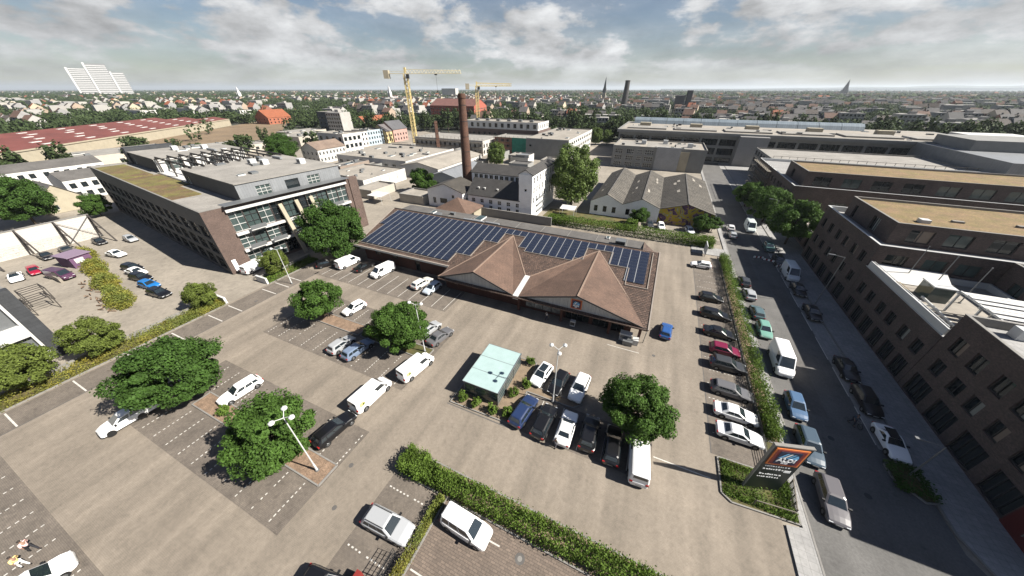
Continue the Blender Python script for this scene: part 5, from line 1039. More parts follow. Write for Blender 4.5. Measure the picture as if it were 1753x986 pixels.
def vehicle_parts(kind):
    Lc, Wc, Hc, zb, zn, fwb, fwt, frt, frb, panes, van = KINDS[kind]
    X = lambda f: -Lc/2+f*Lc
    w = Wc/2; st = [(0.0,.80,.40,zb*.80,zb*.84), (0.02,.92,.30,zb*.94,zb*.97), (0.08,.98,.22,zb,zb+.03), (0.3,1,.2,zb,zb+.04), (0.55,1,.2,zb-.01,zb+.03), (fwb,1,.2,zb-.03,zb+.03)]
    st += [((fwb+1)/2,.98,.2,(zb+zn)/2-.03,(zb+zn)/2+.06), (0.955,.93,.22,zn-.06,zn+.03), (0.99,.84,.28,zn-.16,zn-.10), (1.0,.74,.38,zn-.28,zn-.22)]
    b = MB('car_paint', 'trim_black'); rings = []
    for f, k, zl, zs, zt in st:
        x = X(f); h = w*k; half = [(0,zl), (h*.86,zl), (h*.985,zl+.12), (h,zl+(zs-zl)*.55), (h*.97,zs-.02), (h*.86,zs+(zt-zs)*.75), (h*.45,zt), (0,zt+.008)]
        rings.append([(x,y,z) for y, z in half]+[(x,-y,z) for y, z in half[-2:0:-1]])
    n = len(rings[0]); base = len(b.v)
    for r in rings: b.v += r
    for i in range(len(rings)-1):
        for k in range(n): b.f.append((base+i*n+k, base+(i+1)*n+k, base+(i+1)*n+(k+1) % n, base+i*n+(k+1) % n)); b.m.append(1 if k in (0,1,n-1,n-2) else 0)
    b.f.append(tuple(base+k for k in range(n))); b.m.append(0); b.f.append(tuple(base+(len(rings)-1)*n+k for k in range(n-1,-1,-1))); b.m.append(0)
    # cabin: base, waist and roof outlines
    zr = Hc; yb, yt = w*.93, w*(.84 if van else .74); xb0, xb1, xt0, xt1 = X(frb), X(fwb), X(frt), X(fwt)
    z0 = zb-.03; zt = zr-.07
    def ring(xr, xf, y, z, c): return [(xr,-y+c,z), (xr+c,-y,z), (xf-c,-y,z), (xf,-y+c,z), (xf,y-c,z), (xf-c,y,z), (xr+c,y,z), (xr,y-c,z)]
    R0, R1, R2 = ring(xb0, xb1, yb, z0, .10), ring(xt0, xt1, yt, zt, .12), ring(xt0+.10, xt1-.16, yt-.14, zr, .12); i = len(b.v); b.v += R0+R1+R2
    for a in (0, 8):
        for k in range(8): b.f.append((i+a+k, i+a+(k+1) % 8, i+a+8+(k+1) % 8, i+a+8+k)); b.m.append(0)
    b.f.append(tuple(i+16+k for k in range(8))); b.m.append(0)
    rw = 0.31 if not van else 0.34; xw = (X(0.19), X(0.81 if not van else 0.83))
    for x in xw:
        for s in (-1, 1): b.tube((x, s*(w-.2), rw+.04), (x, s*(w+.004), rw+.04), rw+.075, rw+.06, 14, 1)
    parts = [('body', b.mesh('body'))]
    fq = [(xb1,-yb+.10,z0), (xb1,yb-.10,z0), (xt1,yt-.12,zt), (xt1,-yt+.12,zt)]; rq = [(xb0,yb-.10,z0), (xb0,-yb+.10,z0), (xt0,-yt+.12,zt), (xt0,yt-.12,zt)]
    def pane(q, s0, s1, t0, t1): return offs([bil(q,s0,t0), bil(q,s1,t0), bil(q,s1,t1), bil(q,s0,t1)], .012)
    parts.append(('windscreen', MB('car_glass').poly(pane(fq,.02,.98,.10,.98)).mesh('windscreen')))
    if not (van and kind != 'van'): parts.append(('rear_window', MB('car_glass').poly(pane(rq,.06,.94,.30 if not van else .5,.92)).mesh('rear_window')))
    for s in (-1, 1):
        q = [(xb0+.10,-yb,z0), (xb1-.10,-yb,z0), (xt1-.12,-yt,zt), (xt0+.12,-yt,zt)]; m = MB('car_glass')
        spans = {1: [(.70,.985)] if van else [(.16,.96)], 2: [(.10,.50),(.53,.965)], 3: [(.04,.27),(.30,.61),(.64,.97)]}[panes]
        for s0, s1 in spans:
            p = pane(q, s0, s1, .22, .90); p = p if s < 0 else [(x,-y,z) for x, y, z in p][::-1]; m.poly(p)
        parts.append(('side_window', m.mesh('side_window')))
        parts.append(('headlight', MB('lamp_clear').poly([(X(.985)-.02, s*w*.55, zn-.19), (X(.955)+.03, s*w*.90, zn-.19), (X(.945)+.02, s*w*.90, zn-.02), (X(.972)+.01, s*w*.55, zn-.05)]).box(X(.965), X(.992), min(s*w*.5,s*w*.82), max(s*w*.5,s*w*.82), zn-.2, zn-.08).mesh('headlight')))
        parts.append(('tail_light', MB('lamp_red').box(X(.0)-.012, X(.03), min(s*w*.62,s*w*.9), max(s*w*.62,s*w*.9), zb*.72, zb*.93).mesh('tail_light')))
        parts.append(('mirror', MB('trim_black').box(X(fwb)-.38, X(fwb)-.22, min(s*(w*.92),s*(w+.16)), max(s*(w*.92),s*(w+.16)), zb+.02, zb+.16).mesh('mirror')))
        for x in xw:
            wm_ = MB('tyre').tube((x, s*(w-.19), rw), (x, s*(w+.012), rw), rw, rw, 14, 0).mesh('wheel'); RIM[wm_.name] = MB('rim').tube((x, s*(w+.004), rw), (x, s*(w+.02), rw), rw*.66, rw*.6, 10).mesh('rim'); parts.append(('wheel', wm_))
    parts.append(('number_plate', MB('plate').box(X(1.0)-.005, X(1.0)+.012, -.26, .26, .42, .53).mesh('number_plate'))); parts.append(('number_plate', MB('plate').box(X(0)-.012, X(0)+.005, -.26, .26, .5, .61).mesh('number_plate')))
    return parts
PROTO = {}
def car(kind, col, x, y, ang, label, group=None, rails=False):
    if kind not in PROTO: PROTO[kind] = vehicle_parts(kind)
    t = thing('van' if 'van' in kind else 'car', label, 'van' if 'van' in kind else 'car', (x, y, 0.015), R(ang), group)
    for nm, me in PROTO[kind]:
        o = link(nm, me, t); o.color = (*col, 1)
        if nm == 'wheel': link('rim', RIM[me.name], o)
    if rails:
        Lc, Wc, Hc = KINDS[kind][:3]; m = MB('trim_black')
        for s in (-1, 1): m.bar((-Lc*.36, s*Wc*.33, Hc+.03), (Lc*.04, s*Wc*.33, Hc+.03), 0.05)
        m.build('roof_rail', t)
    return t
for k in KINDS:
    PROTO[k] = vehicle_parts(k)
    for nm, me in PROTO[k]:
        if nm == 'body': me.polygons.foreach_set('use_smooth', [False]*len(me.polygons))
WHT = (0.74,0.74,0.73); BLK = (0.006,0.006,0.007); SIL = (0.29,0.30,0.31); GRY = (0.10,0.10,0.105); NAV = (0.015,0.028,0.075); ANT = (0.035,0.037,0.04)
J = lambda: random.uniform(-2.2, 2.2)
for a in [
 # right-hand row by the street hedge (noses to the hedge)
 ('hatch', WHT, 13.4, 71.4, 180, 'white hatchback alone beside the notice board'),
 ('hatch', BLK, 14.3, 58.0, 2, 'black hatchback next to the white one in the hedge row'),
 ('estate', BLK, 14.6, 52.6, -3, 'black estate car second in the hedge row, with free bays around it'),
 ('sedan', BLK, 14.7, 47.5, -3, 'black saloon in the hedge row next to the maroon car'),
 ('hatch', (0.14,0.008,0.035), 15.0, 43.4, 0, 'maroon hatchback in the row along the street hedge'),
 ('suv', ANT, 15.0, 40.1, 0, 'anthracite SUV right beside the maroon hatchback'),
 ('estate', GRY, 14.9, 35.3, -2, 'grey estate car with patterned roof reflection along the hedge'),
 ('sedan', WHT, 14.9, 31.7, -1, 'white saloon beside the grey estate in the hedge row'),
 ('sedan', (0.62,0.63,0.64), 14.9, 28.8, 0, 'white saloon last in the hedge row, next to the sign bed'),
 ('hatch', (0.02,0.07,0.22), 7.0, 44.6, 85, 'blue hatchback driving past the shop corner'),
 # middle rows
 ('hatch', WHT, -8.1, 28.0, -100, 'white hatchback with black roof glass beside the cart shelter'),
 ('hatch', BLK, -5.6, 27.6, -97, 'black hatchback behind the lamp post in the middle rows'),
 ('suv', WHT, -2.9, 27.9, -95, 'white SUV facing the black cars in the middle rows'),
 ('estate', NAV, -8.2, 21.9, 82, 'dark blue car at the gravel bed corner'),
 ('estate', BLK, -5.5, 21.6, 86, 'black estate car between the blue and white cars'),
 ('sedan', WHT, -2.9, 21.8, 90, 'white saloon between two black cars in the middle row'),
 ('suv', BLK, -0.4, 22.2, 91, 'black SUV between the white saloon and the shaded black estate'),
 ('estate', BLK, 2.2, 21.9, 92, 'black estate car in the tree shade next to the white van'),
 ('van', WHT, 4.9, 21.3, 94, 'white passenger van at the end of the middle row'),
 # left-hand rows
 ('estate', WHT, -42.4, 9.9, -96, 'white estate car between two round trees'),
 ('estate', BLK, -26.9, 11.0, 84, 'black estate car parked against a round tree'),
 ('van', WHT, -26.6, 16.2, 86, 'white delivery van with yellow emblem, the one nearer the black estate'),
 ('van', WHT, -24.4, 22.2, 80, 'white delivery van with yellow emblem beside the tree lamp post'),
 ('hatch', WHT, -43.2, 28.9, -100, 'white hatchback alone in the bays behind the bark bed'),
 ('hatch', SIL, -37.6, 21.3, 86, 'silver hatchback next to the blue-grey estate'),
 ('estate', (0.13,0.17,0.24), -34.6, 21.6, 84, 'blue-grey estate car in the tree shade'),
 ('sedan', GRY, -25.1, 28.9, 78, 'grey saloon beside the tree near the lamp'),
 ('hatch', SIL, -27.7, 29.7, 80, 'silver hatchback half hidden by the tree'),
 # bays along the shop wall
 ('van', WHT, -57.8, 40.8, 82, 'white van at the far end of the shop wall'),
 ('coupe', BLK, -53.4, 41.0, 82, 'black low car between the two vans at the shop wall'),
 ('van', WHT, -48.0, 41.0, -100, 'white van facing the lot at the shop wall'),
 ('estate', (0.52,0.51,0.47), -37.6, 40.6, 80, 'pale estate car at the gable corner'),
 ('hatch', (0.40,0.45,0.50), -34.6, 39.8, -96, 'pale blue hatchback at the gable corner'),
 ('hatch', BLK, -62.0, 38.6, 60, 'dark hatchback in the shade of the big tree'),
 # lower edge
 ('estate', SIL, -14.8, 6.3, 3, 'silver estate car with roof rails parked against the young hedge'),
 ('mpv', WHT, -8.4, 9.0, -3, 'white people carrier on the brick court below the hedge'),
 ('mpv', WHT, -37.0, -8.2, 84, 'white people carrier with glass roof by the two walking people'),
 ('hatch', BLK, -16.4, 1.2, 8, 'dark hatchback beside the red board'),
 # street, hedge side
 ('hatch', ANT, 20.9, 67.3, 90, 'dark car at the notice board end of the street hedge'),
 ('hatch', SIL, 21.0, 62.3, 90, 'silver hatchback in the line parked on the hedge side of the street'),
 ('hatch', (0.07,0.11,0.12), 21.2, 56.3, 90, 'dark teal hatchback parked on the hedge side of the street'),
 ('hatch', (0.13,0.27,0.22), 21.3, 51.2, -90, 'mint green and white hatchback parked in front of the white street van'),
 ('highvan', WHT, 21.9, 44.0, -91, 'tall white delivery van parked in the street'),
 ('hatch', (0.06,0.11,0.19), 21.7, 35.9, -91, 'blue hatchback parked behind the tall white van'),
 ('estate', (0.05,0.075,0.10), 21.6, 30.4, -91, 'dark blue-grey car parked beside the pylon sign'),
 ('estate', (0.10,0.095,0.10), 21.8, 24.8, -93, 'brown-grey estate car at the sunny end of the street'),
 # street, brick side
 ('sedan', BLK, 29.9, 60.0, -90, 'black saloon by the tall street lamp'),
 ('sedan', BLK, 29.9, 46.0, -91, 'black saloon, the first of two together at the brick block'),
 ('estate', BLK, 30.0, 40.4, -90, 'black estate car between the black saloon and the white coupe'),
 ('coupe', WHT, 29.9, 34.5, -90, 'white coupe with dark roof by the small planting bed'),
 ('highvan', (0.55,0.58,0.60), 30.0, 74.5, -90, 'pale grey covered van parked at the brick block'),
 ('sedan', BLK, 29.9, 68.0, -90, 'black saloon parked next to the pale covered van'),
 ('suv', BLK, 29.4, 80.5, -90, 'black SUV under the street trees'),
 ('suv', (0.05,0.10,0.10), 29.0, 88.0, -90, 'dark green car below the street trees'),
 ('highvan', (0.48,0.53,0.52), 27.0, 101.0, -90, 'pale grey truck-like van driving up the street'),
 ('hatch', (0.5,0.5,0.5), 22.2, 99.0, 90, 'silver car by the mural gable'),
 ('hatch', SIL, 22.0, 93.4, 90, 'second silver car by the mural gable'),
 ('hatch', WHT, 4.6, 92.3, -80, 'white hatchback in front of the mural'),
 ('hatch', ANT, 1.6, 92.9, -80, 'dark hatchback next to the white car at the mural'),
 ('hatch', (0.5,0.52,0.55), 11.8, 92.0, -75, 'pale car among shrubs at the mural'),
 ('van', WHT, -27.5, 150, 20, 'white van parked by the grey office'), ('sedan', ANT, -31.5, 152, 30, 'dark car beside the white van by the grey office'), ('hatch', GRY, -28.5, 158, 10, 'grey car behind the white van by the grey office'),
 # yard on the left
 ('sedan', WHT, -111.0, 22.0, 10, 'white saloon by the yellow hedge in the yard'),
 ('estate', BLK, -98.6, 20.3, 8, 'black estate car next to the white saloon in the yard row'),
 ('sedan', WHT, -95.4, 19.7, 8, 'white saloon between black cars in the yard row'),
 ('estate', BLK, -91.6, 19.0, 8, 'black estate car next to the blue hatchback in the yard'),
 ('hatch', (0.012,0.12,0.34), -86.2, 18.2, 8, 'bright blue hatchback in the yard row'),
 ('estate', BLK, -80.8, 17.5, 6, 'black estate car last in the yard row, by the round tree'),
 ('coupe', WHT, -115.0, 8.6, -10, 'white coupe with black roof by the low yard wall'),
 ('hatch', (0.24,0.006,0.025), -115.6, 11.2, -5, 'crimson hatchback by the low yard wall'),
 ('sedan', BLK, -124.2, 14.9, 0, 'black car under the struts of the braced wall'),
 ('sedan', ANT, -124.8, 18.2, 0, 'anthracite car beside the black one under the struts'),
 ('hatch', BLK, -124.4, 23.6, 0, 'black hatchback at the end of the braced wall'),
 ('hatch', SIL, -119.5, 27.6, 0, 'silver car in the shade of the office block'),
 ('van', (0.055,0.018,0.045), -107.4, 12.6, 12, 'dark maroon van beside the purple booth in the yard'),
 ('van', WHT, -74.4, 31.2, 96, 'white van in front of the office glass front')]:
    t = car(*a, rails=('roof rails' in a[5]))
    if 'yellow emblem' in a[5]:
        for s in (-1, 1):
            m = MB('crane_yellow', 'leaf_hedge'); Wv = KINDS['van'][1]/2
            m.tube((-1.85, s*(Wv*.90), 1.42), (-1.85, s*(Wv*.90+.05), 1.42), 0.36, 0.36, 16, 0).tube((-1.7, s*(Wv*.90+.05), 1.40), (-1.7, s*(Wv*.90+.058), 1.40), 0.17, 0.17, 10, 1); m.build('emblem', t)
    if 'glass roof' in a[5] or 'black roof' in a[5] or 'dark roof' in a[5]:
        k = KINDS[a[0]]; z = k[2]+.012; MB('car_glass').poly([(-k[0]*.30,-k[1]*.26,z), (k[0]*.02,-k[1]*.26,z), (k[0]*.02,k[1]*.26,z), (-k[0]*.30,k[1]*.26,z)]).build('glass_roof', t)
# white pick-up under the tree
t = thing('pickup', 'white pick-up truck with open bed half under the largest round tree', 'pickup', (-50.1, 2.5, 0.015), R(-94))
for nm, me in PROTO['hatch']:
    if nm in ('rear_window',): continue
    o = link(nm, me, t); o.color = (*WHT, 1)
    if nm != 'wheel': o.scale = (1.0, 1.05, 1.1); o.location = (0.75, 0, 0.04)
    elif me.vertices[0].co.x < 0: o.location = (-1.05, 0, 0)
    else: o.location = (0.75, 0, 0)
    if nm == 'wheel': link('rim', RIM[me.name], o)
m = MB('car_paint', 'trim_black'); m.box(-3.0, -0.9, -0.9, 0.9, 0.45, 0.72, 0); m.box(-3.0, -0.9, -0.92, -0.84, 0.72, 1.12, 0); m.box(-3.0, -0.9, 0.84, 0.92, 0.72, 1.12, 0); m.box(-3.04, -2.96, -0.92, 0.92, 0.5, 1.12, 0); m.build('load_bed', t, color=WHT)

# ------------------------------------------------------------------ people
def skin_body(name, verts, edges, rad, parent, mname, color=None, sub=2):
    me = bpy.data.meshes.new(name); me.from_pydata(verts, edges, []); o = bpy.data.objects.new(name, me); C.objects.link(o)
    md = o.modifiers.new('skin', 'SKIN'); md.use_smooth_shade = True; ss = o.modifiers.new('sub', 'SUBSURF'); ss.levels = sub; ss.render_levels = sub
    for i, r in enumerate(rad): me.skin_vertices[0].data[i].radius = r if isinstance(r, tuple) else (r, r)
    me.skin_vertices[0].data[0].use_root = True
    dg = bpy.context.evaluated_depsgraph_get(); m2 = bpy.data.meshes.new_from_object(o.evaluated_get(dg)); bpy.data.objects.remove(o)
    m2.materials.clear(); m2.materials.append(M(mname)); return link(name, m2, parent, color=color, smooth=True)
def person(label, x, y, rz, shirt, trousers, stride=0.28, arm=0.2, h=1.74):
    t = thing('person', label, 'person', (x, y, 0), R(rz)); s = h/1.74; t.scale = (s, s, s)
    j = {'pel': (0,0,.95), 'wst': (0,0,1.08), 'chs': (0,0,1.32), 'nck': (.01,0,1.48), 'hd0': (.02,0,1.56), 'hd1': (.03,0,1.68), 'tp': (.02,0,1.735)}
    for sgn, k in ((1,'l'), (-1,'r')):
        f = stride*sgn; j['hp'+k] = (0,.10*sgn,.90); j['kn'+k] = (f*.5+.05,.10*sgn,.50); j['an'+k] = (f*.95-.03,.10*sgn,.09); j['to'+k] = (f*.95+.15,.11*sgn,.04)
        a = -arm*sgn; j['sh'+k] = (0,.18*sgn,1.41); j['el'+k] = (a*.6-.03,.25*sgn,1.14); j['wr'+k] = (a*1.2+.08,.25*sgn,.93); j['hn'+k] = (a*1.2+.11,.25*sgn,.85)
    nm = list(j); ix = {n: i for i, n in enumerate(nm)}; E_ = [('pel','wst'),('wst','chs'),('chs','nck'),('nck','hd0'),('hd0','hd1'),('hd1','tp')]
    for k in 'lr': E_ += [('pel','hp'+k),('hp'+k,'kn'+k),('kn'+k,'an'+k),('an'+k,'to'+k),('chs','sh'+k),('sh'+k,'el'+k),('el'+k,'wr'+k),('wr'+k,'hn'+k)]
    rd = {'pel':(.13,.10),'wst':(.125,.09),'chs':(.155,.10),'nck':.055,'hd0':.075,'hd1':.098,'tp':.06,'hp':.085,'kn':.055,'an':.038,'to':.035,'sh':.06,'el':.042,'wr':.032,'hn':.036}
    rad = [rd.get(n, rd.get(n[:2])) for n in nm]
    skin_body('body', [j[n] for n in nm], [(ix[a], ix[b]) for a, b in E_], rad, t, 'skin')
    def wear(name, keys, edges, grow, color):
        kk = {n: i for i, n in enumerate(keys)}; r2 = []
        for n in keys:
            r = rd.get(n, rd.get(n[:2])); r2.append(tuple(q+grow for q in r) if isinstance(r, tuple) else r+grow)
        skin_body(name, [j[n] for n in keys], [(kk[a], kk[b]) for a, b in edges], r2, t, 'cloth_obj', color)
    wear('shirt', ['wst','pel','chs','shl','shr','ell','elr'], [('wst','pel'),('wst','chs'),('chs','shl'),('chs','shr'),('shl','ell'),('shr','elr')], .022, shirt)
    wear('trousers', ['pel','hpl','hpr','knl','knr','anl','anr'], [('pel','hpl'),('pel','hpr'),('hpl','knl'),('hpr','knr'),('knl','anl'),('knr','anr')], .018, trousers)
    MB('hair').ball((.012,0,1.69), .105, .10, .085, 10, 6).build('hair', t, smooth=True)
    MB('trim_black').box(j['anl'][0]-.09, j['tol'][0]+.06, .06, .15, 0, .08).build('shoe', t); MB('trim_black').box(j['anr'][0]-.09, j['tor'][0]+.06, -.15, -.06, 0, .08).build('shoe', t)
    return t
person('person in pink shirt and black trousers walking beside the one in yellow', -41.2, -7.2, 200, (0.62,0.40,0.38), (0.012,0.012,0.016), 0.34)
person('person in yellow shirt and white trousers walking near the white people carrier', -40.2, -7.9, 205, (0.66,0.50,0.20), (0.62,0.61,0.60), 0.22)
person('person in grey top loading at the back of the white saloon', -3.5, 19.4, 70, (0.30,0.30,0.29), (0.10,0.10,0.12), 0.1)
person('person in dark jacket riding position beside the bicycle on the street', 27.3, 36.2, -80, (0.05,0.07,0.10), (0.02,0.02,0.03), 0.3)
person('person in pale shirt at the shop entrance', -11.5, 40.2, 30, (0.5,0.5,0.48), (0.03,0.03,0.05), 0.25)
# bicycle
t = thing('bicycle', 'dark bicycle pushed along the shaded street', 'bicycle', (27.8, 36.3, 0), R(-85))
for x in (-.52, .52):
    m = MB('tyre')
    for k in range(16): a, b_ = 2*PI*k/16, 2*PI*(k+1)/16; m.bar((x+.34*math.cos(a),0,.34+.34*math.sin(a)), (x+.34*math.cos(b_),0,.34+.34*math.sin(b_)), .04)
    for k in range(5): a = PI*k/5; m.bar((x+.33*math.cos(a),0,.34+.33*math.sin(a)), (x-.33*math.cos(a),0,.34-.33*math.sin(a)), .01)
    m.build('wheel', t)
m = MB('metal_grey')
for p, q in (((-.52,0,.34),(-.1,0,.3)), ((-.1,0,.3),(-.2,0,.85)), ((-.52,0,.34),(-.18,0,.75)), ((-.18,0,.75),(.36,0,.8)), ((-.1,0,.3),(.38,0,.72)), ((.34,0,.95),(.52,0,.34)), ((.34,-.28,1.0),(.34,.28,1.0))): m.tube(p, q, .022, n=6)
m.build('frame', t); MB('trim_black').box(-.32, -.08, -.07, .07, .85, .92).build('saddle', t)

for x, y, a_ in ((25.6, 80.6, 10), (27.4, 79.8, -15), (29.0, 77.8, 40)):
    t = thing('site_barrier', 'white and red construction barrier standing in the street', 'barrier', (x, y, 0), R(a_), 'construction barriers in the street')
    for k in range(5): MB('logo_white' if k % 2 == 0 else 'logo_red').box(-1.0+k*0.4, -0.61+k*0.4, -0.03, 0.03, 0.55, 0.95).build('board', t)
    for k in (-0.85, 0.85): MB('metal_grey').box(k-0.03, k+0.03, -0.35, 0.35, 0, 0.06).box(k-0.03, k+0.03, -0.03, 0.03, 0.06, 1.0).build('foot', t)
for x, y in ((24.5, 33.0), (26.0, 58.0), (24.8, 92.0), (25.5, 27.0)): MB('metal_dark').tube((x, y, 0.002), (x, y, 0.012), 0.3, 0.3, 16).build('manhole_cover', street)
for x0, x1, y0, y1 in ((22.8, 25.2, 36, 47), (25.6, 28.0, 62, 69), (23.0, 24.0, 70, 95)): MB('roof_bitumen').poly([(a, c, 0.009) for a, c in rect(x0, x1, y0, y1)]).build('asphalt_patch', street)
# ------------------------------------------------------------------ trees and hedges near the lot
rng = np.random.default_rng(21)
tree_proto('round_a', 5.0, 3.7, 4.3, 95, 480, 0.30, 'leaf_dark', 0.2, 0.27)
tree_proto('round_b', 5.0, 4.1, 4.6, 95, 480, 0.30, 'leaf_mid', 0.2, 0.27)
tree_proto('round_c', 3.4, 2.9, 3.7, 70, 380, 0.26, 'leaf_mid', 0.16, 0.28)
tree_proto('yard', 3.6, 2.8, 3.4, 70, 380, 0.25, 'leaf_olive', 0.16, 0.28)
tree_proto('big', 7.3, 6.4, 7.4, 130, 450, 0.42, 'leaf_dark', 0.3, 0.25)
tree_proto('tall', 6.2, 7.8, 8.0, 110, 420, 0.42, 'leaf_willow', 0.28, 0.26)
tree_proto('shrub', 0.62, 0.55, 0.55, 16, 60, 0.17, 'leaf_hedge', 0.04, 0.42)
tree_proto('far', 4.6, 4.2, 5.2, 22, 34, 1.25, 'leaf_far', 0.25, 0.42)
tree_proto('far2', 4.2, 5.6, 6.4, 22, 34, 1.25, 'leaf_far', 0.25, 0.42)
for k, x, y, s, lb in (('round_a', -48.4, 6.9, 0.97, 'broad dark green round tree over the white pick-up'), ('round_b', -29.6, 6.9, 0.83, 'dense round tree behind the three-headed lamp post'),
    ('round_c', -46.3, 25.2, 1.06, 'round tree beside the lone white hatchback'), ('round_b', -29.4, 25.4, 0.84, 'round tree between the silver cars and the two-headed lamp'),
    ('round_b', 3.9, 25.3, 0.76, 'round tree beside the white passenger van'), ('yard', -68.2, 18.9, 0.66, 'small round tree at the yard gate'), ('yard', -68.4, 6.2, 0.80, 'olive green round tree on the overgrown strip'), ('yard', -68.2, -0.6, 0.92, 'olive green tree in front of the modern block'),
    ('big', -62.6, 42.6, 0.9, 'big dark tree between office block and shop'), ('yard', -68.4, 32.0, 0.72, 'small tree in front of the office glass'), ('tall', -23.6, 101.5, 1.22, 'tall olive tree between the white mill and the workshop'),
    ('round_b', 31.6, 109.5, 1.15, 'street tree in front of the brick link'), ('round_c', 33.6, 93.5, 1.6, 'bright street tree by the pale terrace'), ('round_b', 29.4, 124.5, 0.9, 'street tree by the scaffold'),
    ('big', -160, 22.0, 0.95, 'large tree behind the braced graffiti wall'), ('round_b', -153, 33.0, 0.75, 'small tree beside the cream house'), ('big', -184, 113, 1.0, 'dark tree beside the white house with brown roof'), ('big', -176, 108, 0.85, 'dark tree in front of the white house with brown roof'),
    ('tall', -74.5, 148, 0.75, 'tree below the green netting'), ('round_b', -79, 95, 0.95, 'tree behind the pale sheds'), ('round_c', -73, 93, 0.8, 'small tree beside the tree behind the sheds'), ('tall', -43, 240, 0.7, 'tree by the white office wing'), ('tall', -36, 244, 0.6, 'second tree by the white office wing'),
    ('round_c', -1.5, 92.4, 0.75, 'dark shrub-like tree at the workshop gable'), ('round_c', 14.5, 93.6, 0.7, 'bushy tree under the mural'), ('round_c', 17.4, 95.4, 0.6, 'small bushy tree at the mural corner')):
    tree(k, (x, y, 0), lb, random.uniform(0, 6), (s, s, s*random.uniform(0.98, 1.06)*(1.2 if k == 'yard' else 1.0)), 'deciduous_tree')
for x, y in ((-15.9,20.6), (-13.9,20.5), (-11.7,20.5), (-9.9,20.9), (-10.4,23.8), (-9.4,25.7), (-10.3,29.6), (-41.0,7.3)): tree('shrub', (x, y, 0.1), 'small clipped shrub on the gravel bed around the cart shelter' if x > -20 else 'small shrub on the bark bed near the white estate', random.uniform(0, 6), (1.15,)*3, 'shrub', 'shrubs around the shelter' if x > -20 else None, 'shrub')
tree('shrub', (-35.6, 25.3, 0.1), 'low green shrub on the grassy bed by the silver hatchback', 0.4, (2.6, 1.7, 1.6), 'shrub', None, 'shrub')
leaf_strip(box_shell(17.6, 19.0, 29.8, 77.6, 0.1, 1.75, 0.2, 0.22), 34000, 0.17, 'leaf_hedge', 'hedge', 'long uneven hedge between the lot and the street')
leaf_strip(box_shell(-17.1, 13.5, 10.6, 12.2, 0.1, 1.45, 0.22, 0.14), 42000, 0.17, 'leaf_hedge', 'hedge', 'broad hedge with bare gravel edge below the entrance lane')
leaf_strip(box_shell(-17.4, -15.0, 10.5, 12.8, 0.1, 1.5, 0.2), 6000, 0.16, 'leaf_hedge', 'shrub', 'round shrub at the head of the broad hedge', 'shrub')
leaf_strip(box_shell(-12.2, -11.5, -8, 10.2, 0.05, 0.9, 0.08), 14000, 0.13, 'leaf_yellow', 'hedge', 'narrow young yellow-green hedge between silver car and white people carrier')
leaf_strip(box_shell(12.9, 18.6, 21.5, 25.2, 0.06, 0.4, 0.12), 12000, 0.15, 'leaf_hedge', 'ground_cover', 'low ground cover around the pylon sign', 'shrub')
leaf_strip(box_shell(-25.8, 16.8, 82.6, 86.0, 0.05, 2.3, 0.2, 0.08), 26000, 0.26, 'leaf_hedge', 'hedge', 'thick dark hedge behind the shop towards the workshop')
leaf_strip(box_shell(-68.9, -66.1, -24, 20.6, 0.05, 0.95, 0.3), 36000, 0.17, 'leaf_yellow', 'overgrown_strip', 'overgrown yellow-green strip between yard and lot', 'shrub')
leaf_strip(box_shell(-68.9, -66.1, 28.8, 39.6, 0.05, 0.6, 0.2), 4200, 0.24, 'leaf_hedge', 'overgrown_strip', 'bright green strip by the office glass front', 'shrub')
leaf_strip(box_shell(28.5, 31.2, 28.9, 32.0, 0.1, 0.75, 0.15), 1800, 0.22, 'leaf_dark', 'ground_cover', 'dark planting around the street lamp near the red door', 'shrub')
leaf_strip(box_shell(-4.4, -1.6, 86.8, 89.6, 0.0, 2.6, 0.1, 0.03), 2600, 0.3, 'leaf_hedge', 'hedge', 'clipped light green hedge block by the workshop', 'hedge')
def yrow(n):
    t = rng.uniform(0, 1, n); c = np.stack([-119.5+t*38.5, 19.2-t*6.4, np.zeros(n)], 1); d = rng.normal(size=(n, 3)); d /= np.linalg.norm(d, axis=1)[:, None]
    r = 1.5+0.5*np.sin(t*23)+0.3*np.sin(t*61+1); p = c+d*np.stack([r*0.9, r, r*0.95], 1)*rng.uniform(0.7, 1.05, n)[:, None]; p[:, 2] = np.abs(p[:, 2])*1.15+0.05; return p
leaf_strip(yrow, 20000, 0.26, 'leaf_yellow', 'hedge', 'straggly yellowing hedge across the yard', 'hedge', 0.5)
b = MB('mulch')
for k in range(26): x = -101+k*0.75+random.uniform(-.4,.4); y = 13.6-k*0.11+random.uniform(-.6,.6); b.bar((x-random.uniform(.3,1),y,0.1), (x+random.uniform(.3,1),y+random.uniform(-.6,.6),0.1+random.uniform(0,.5)), 0.12, 0, 0.2)
tag(b.build('timber_heap'), 'heap of scrap timber beside the yellowing hedge', 'heap')

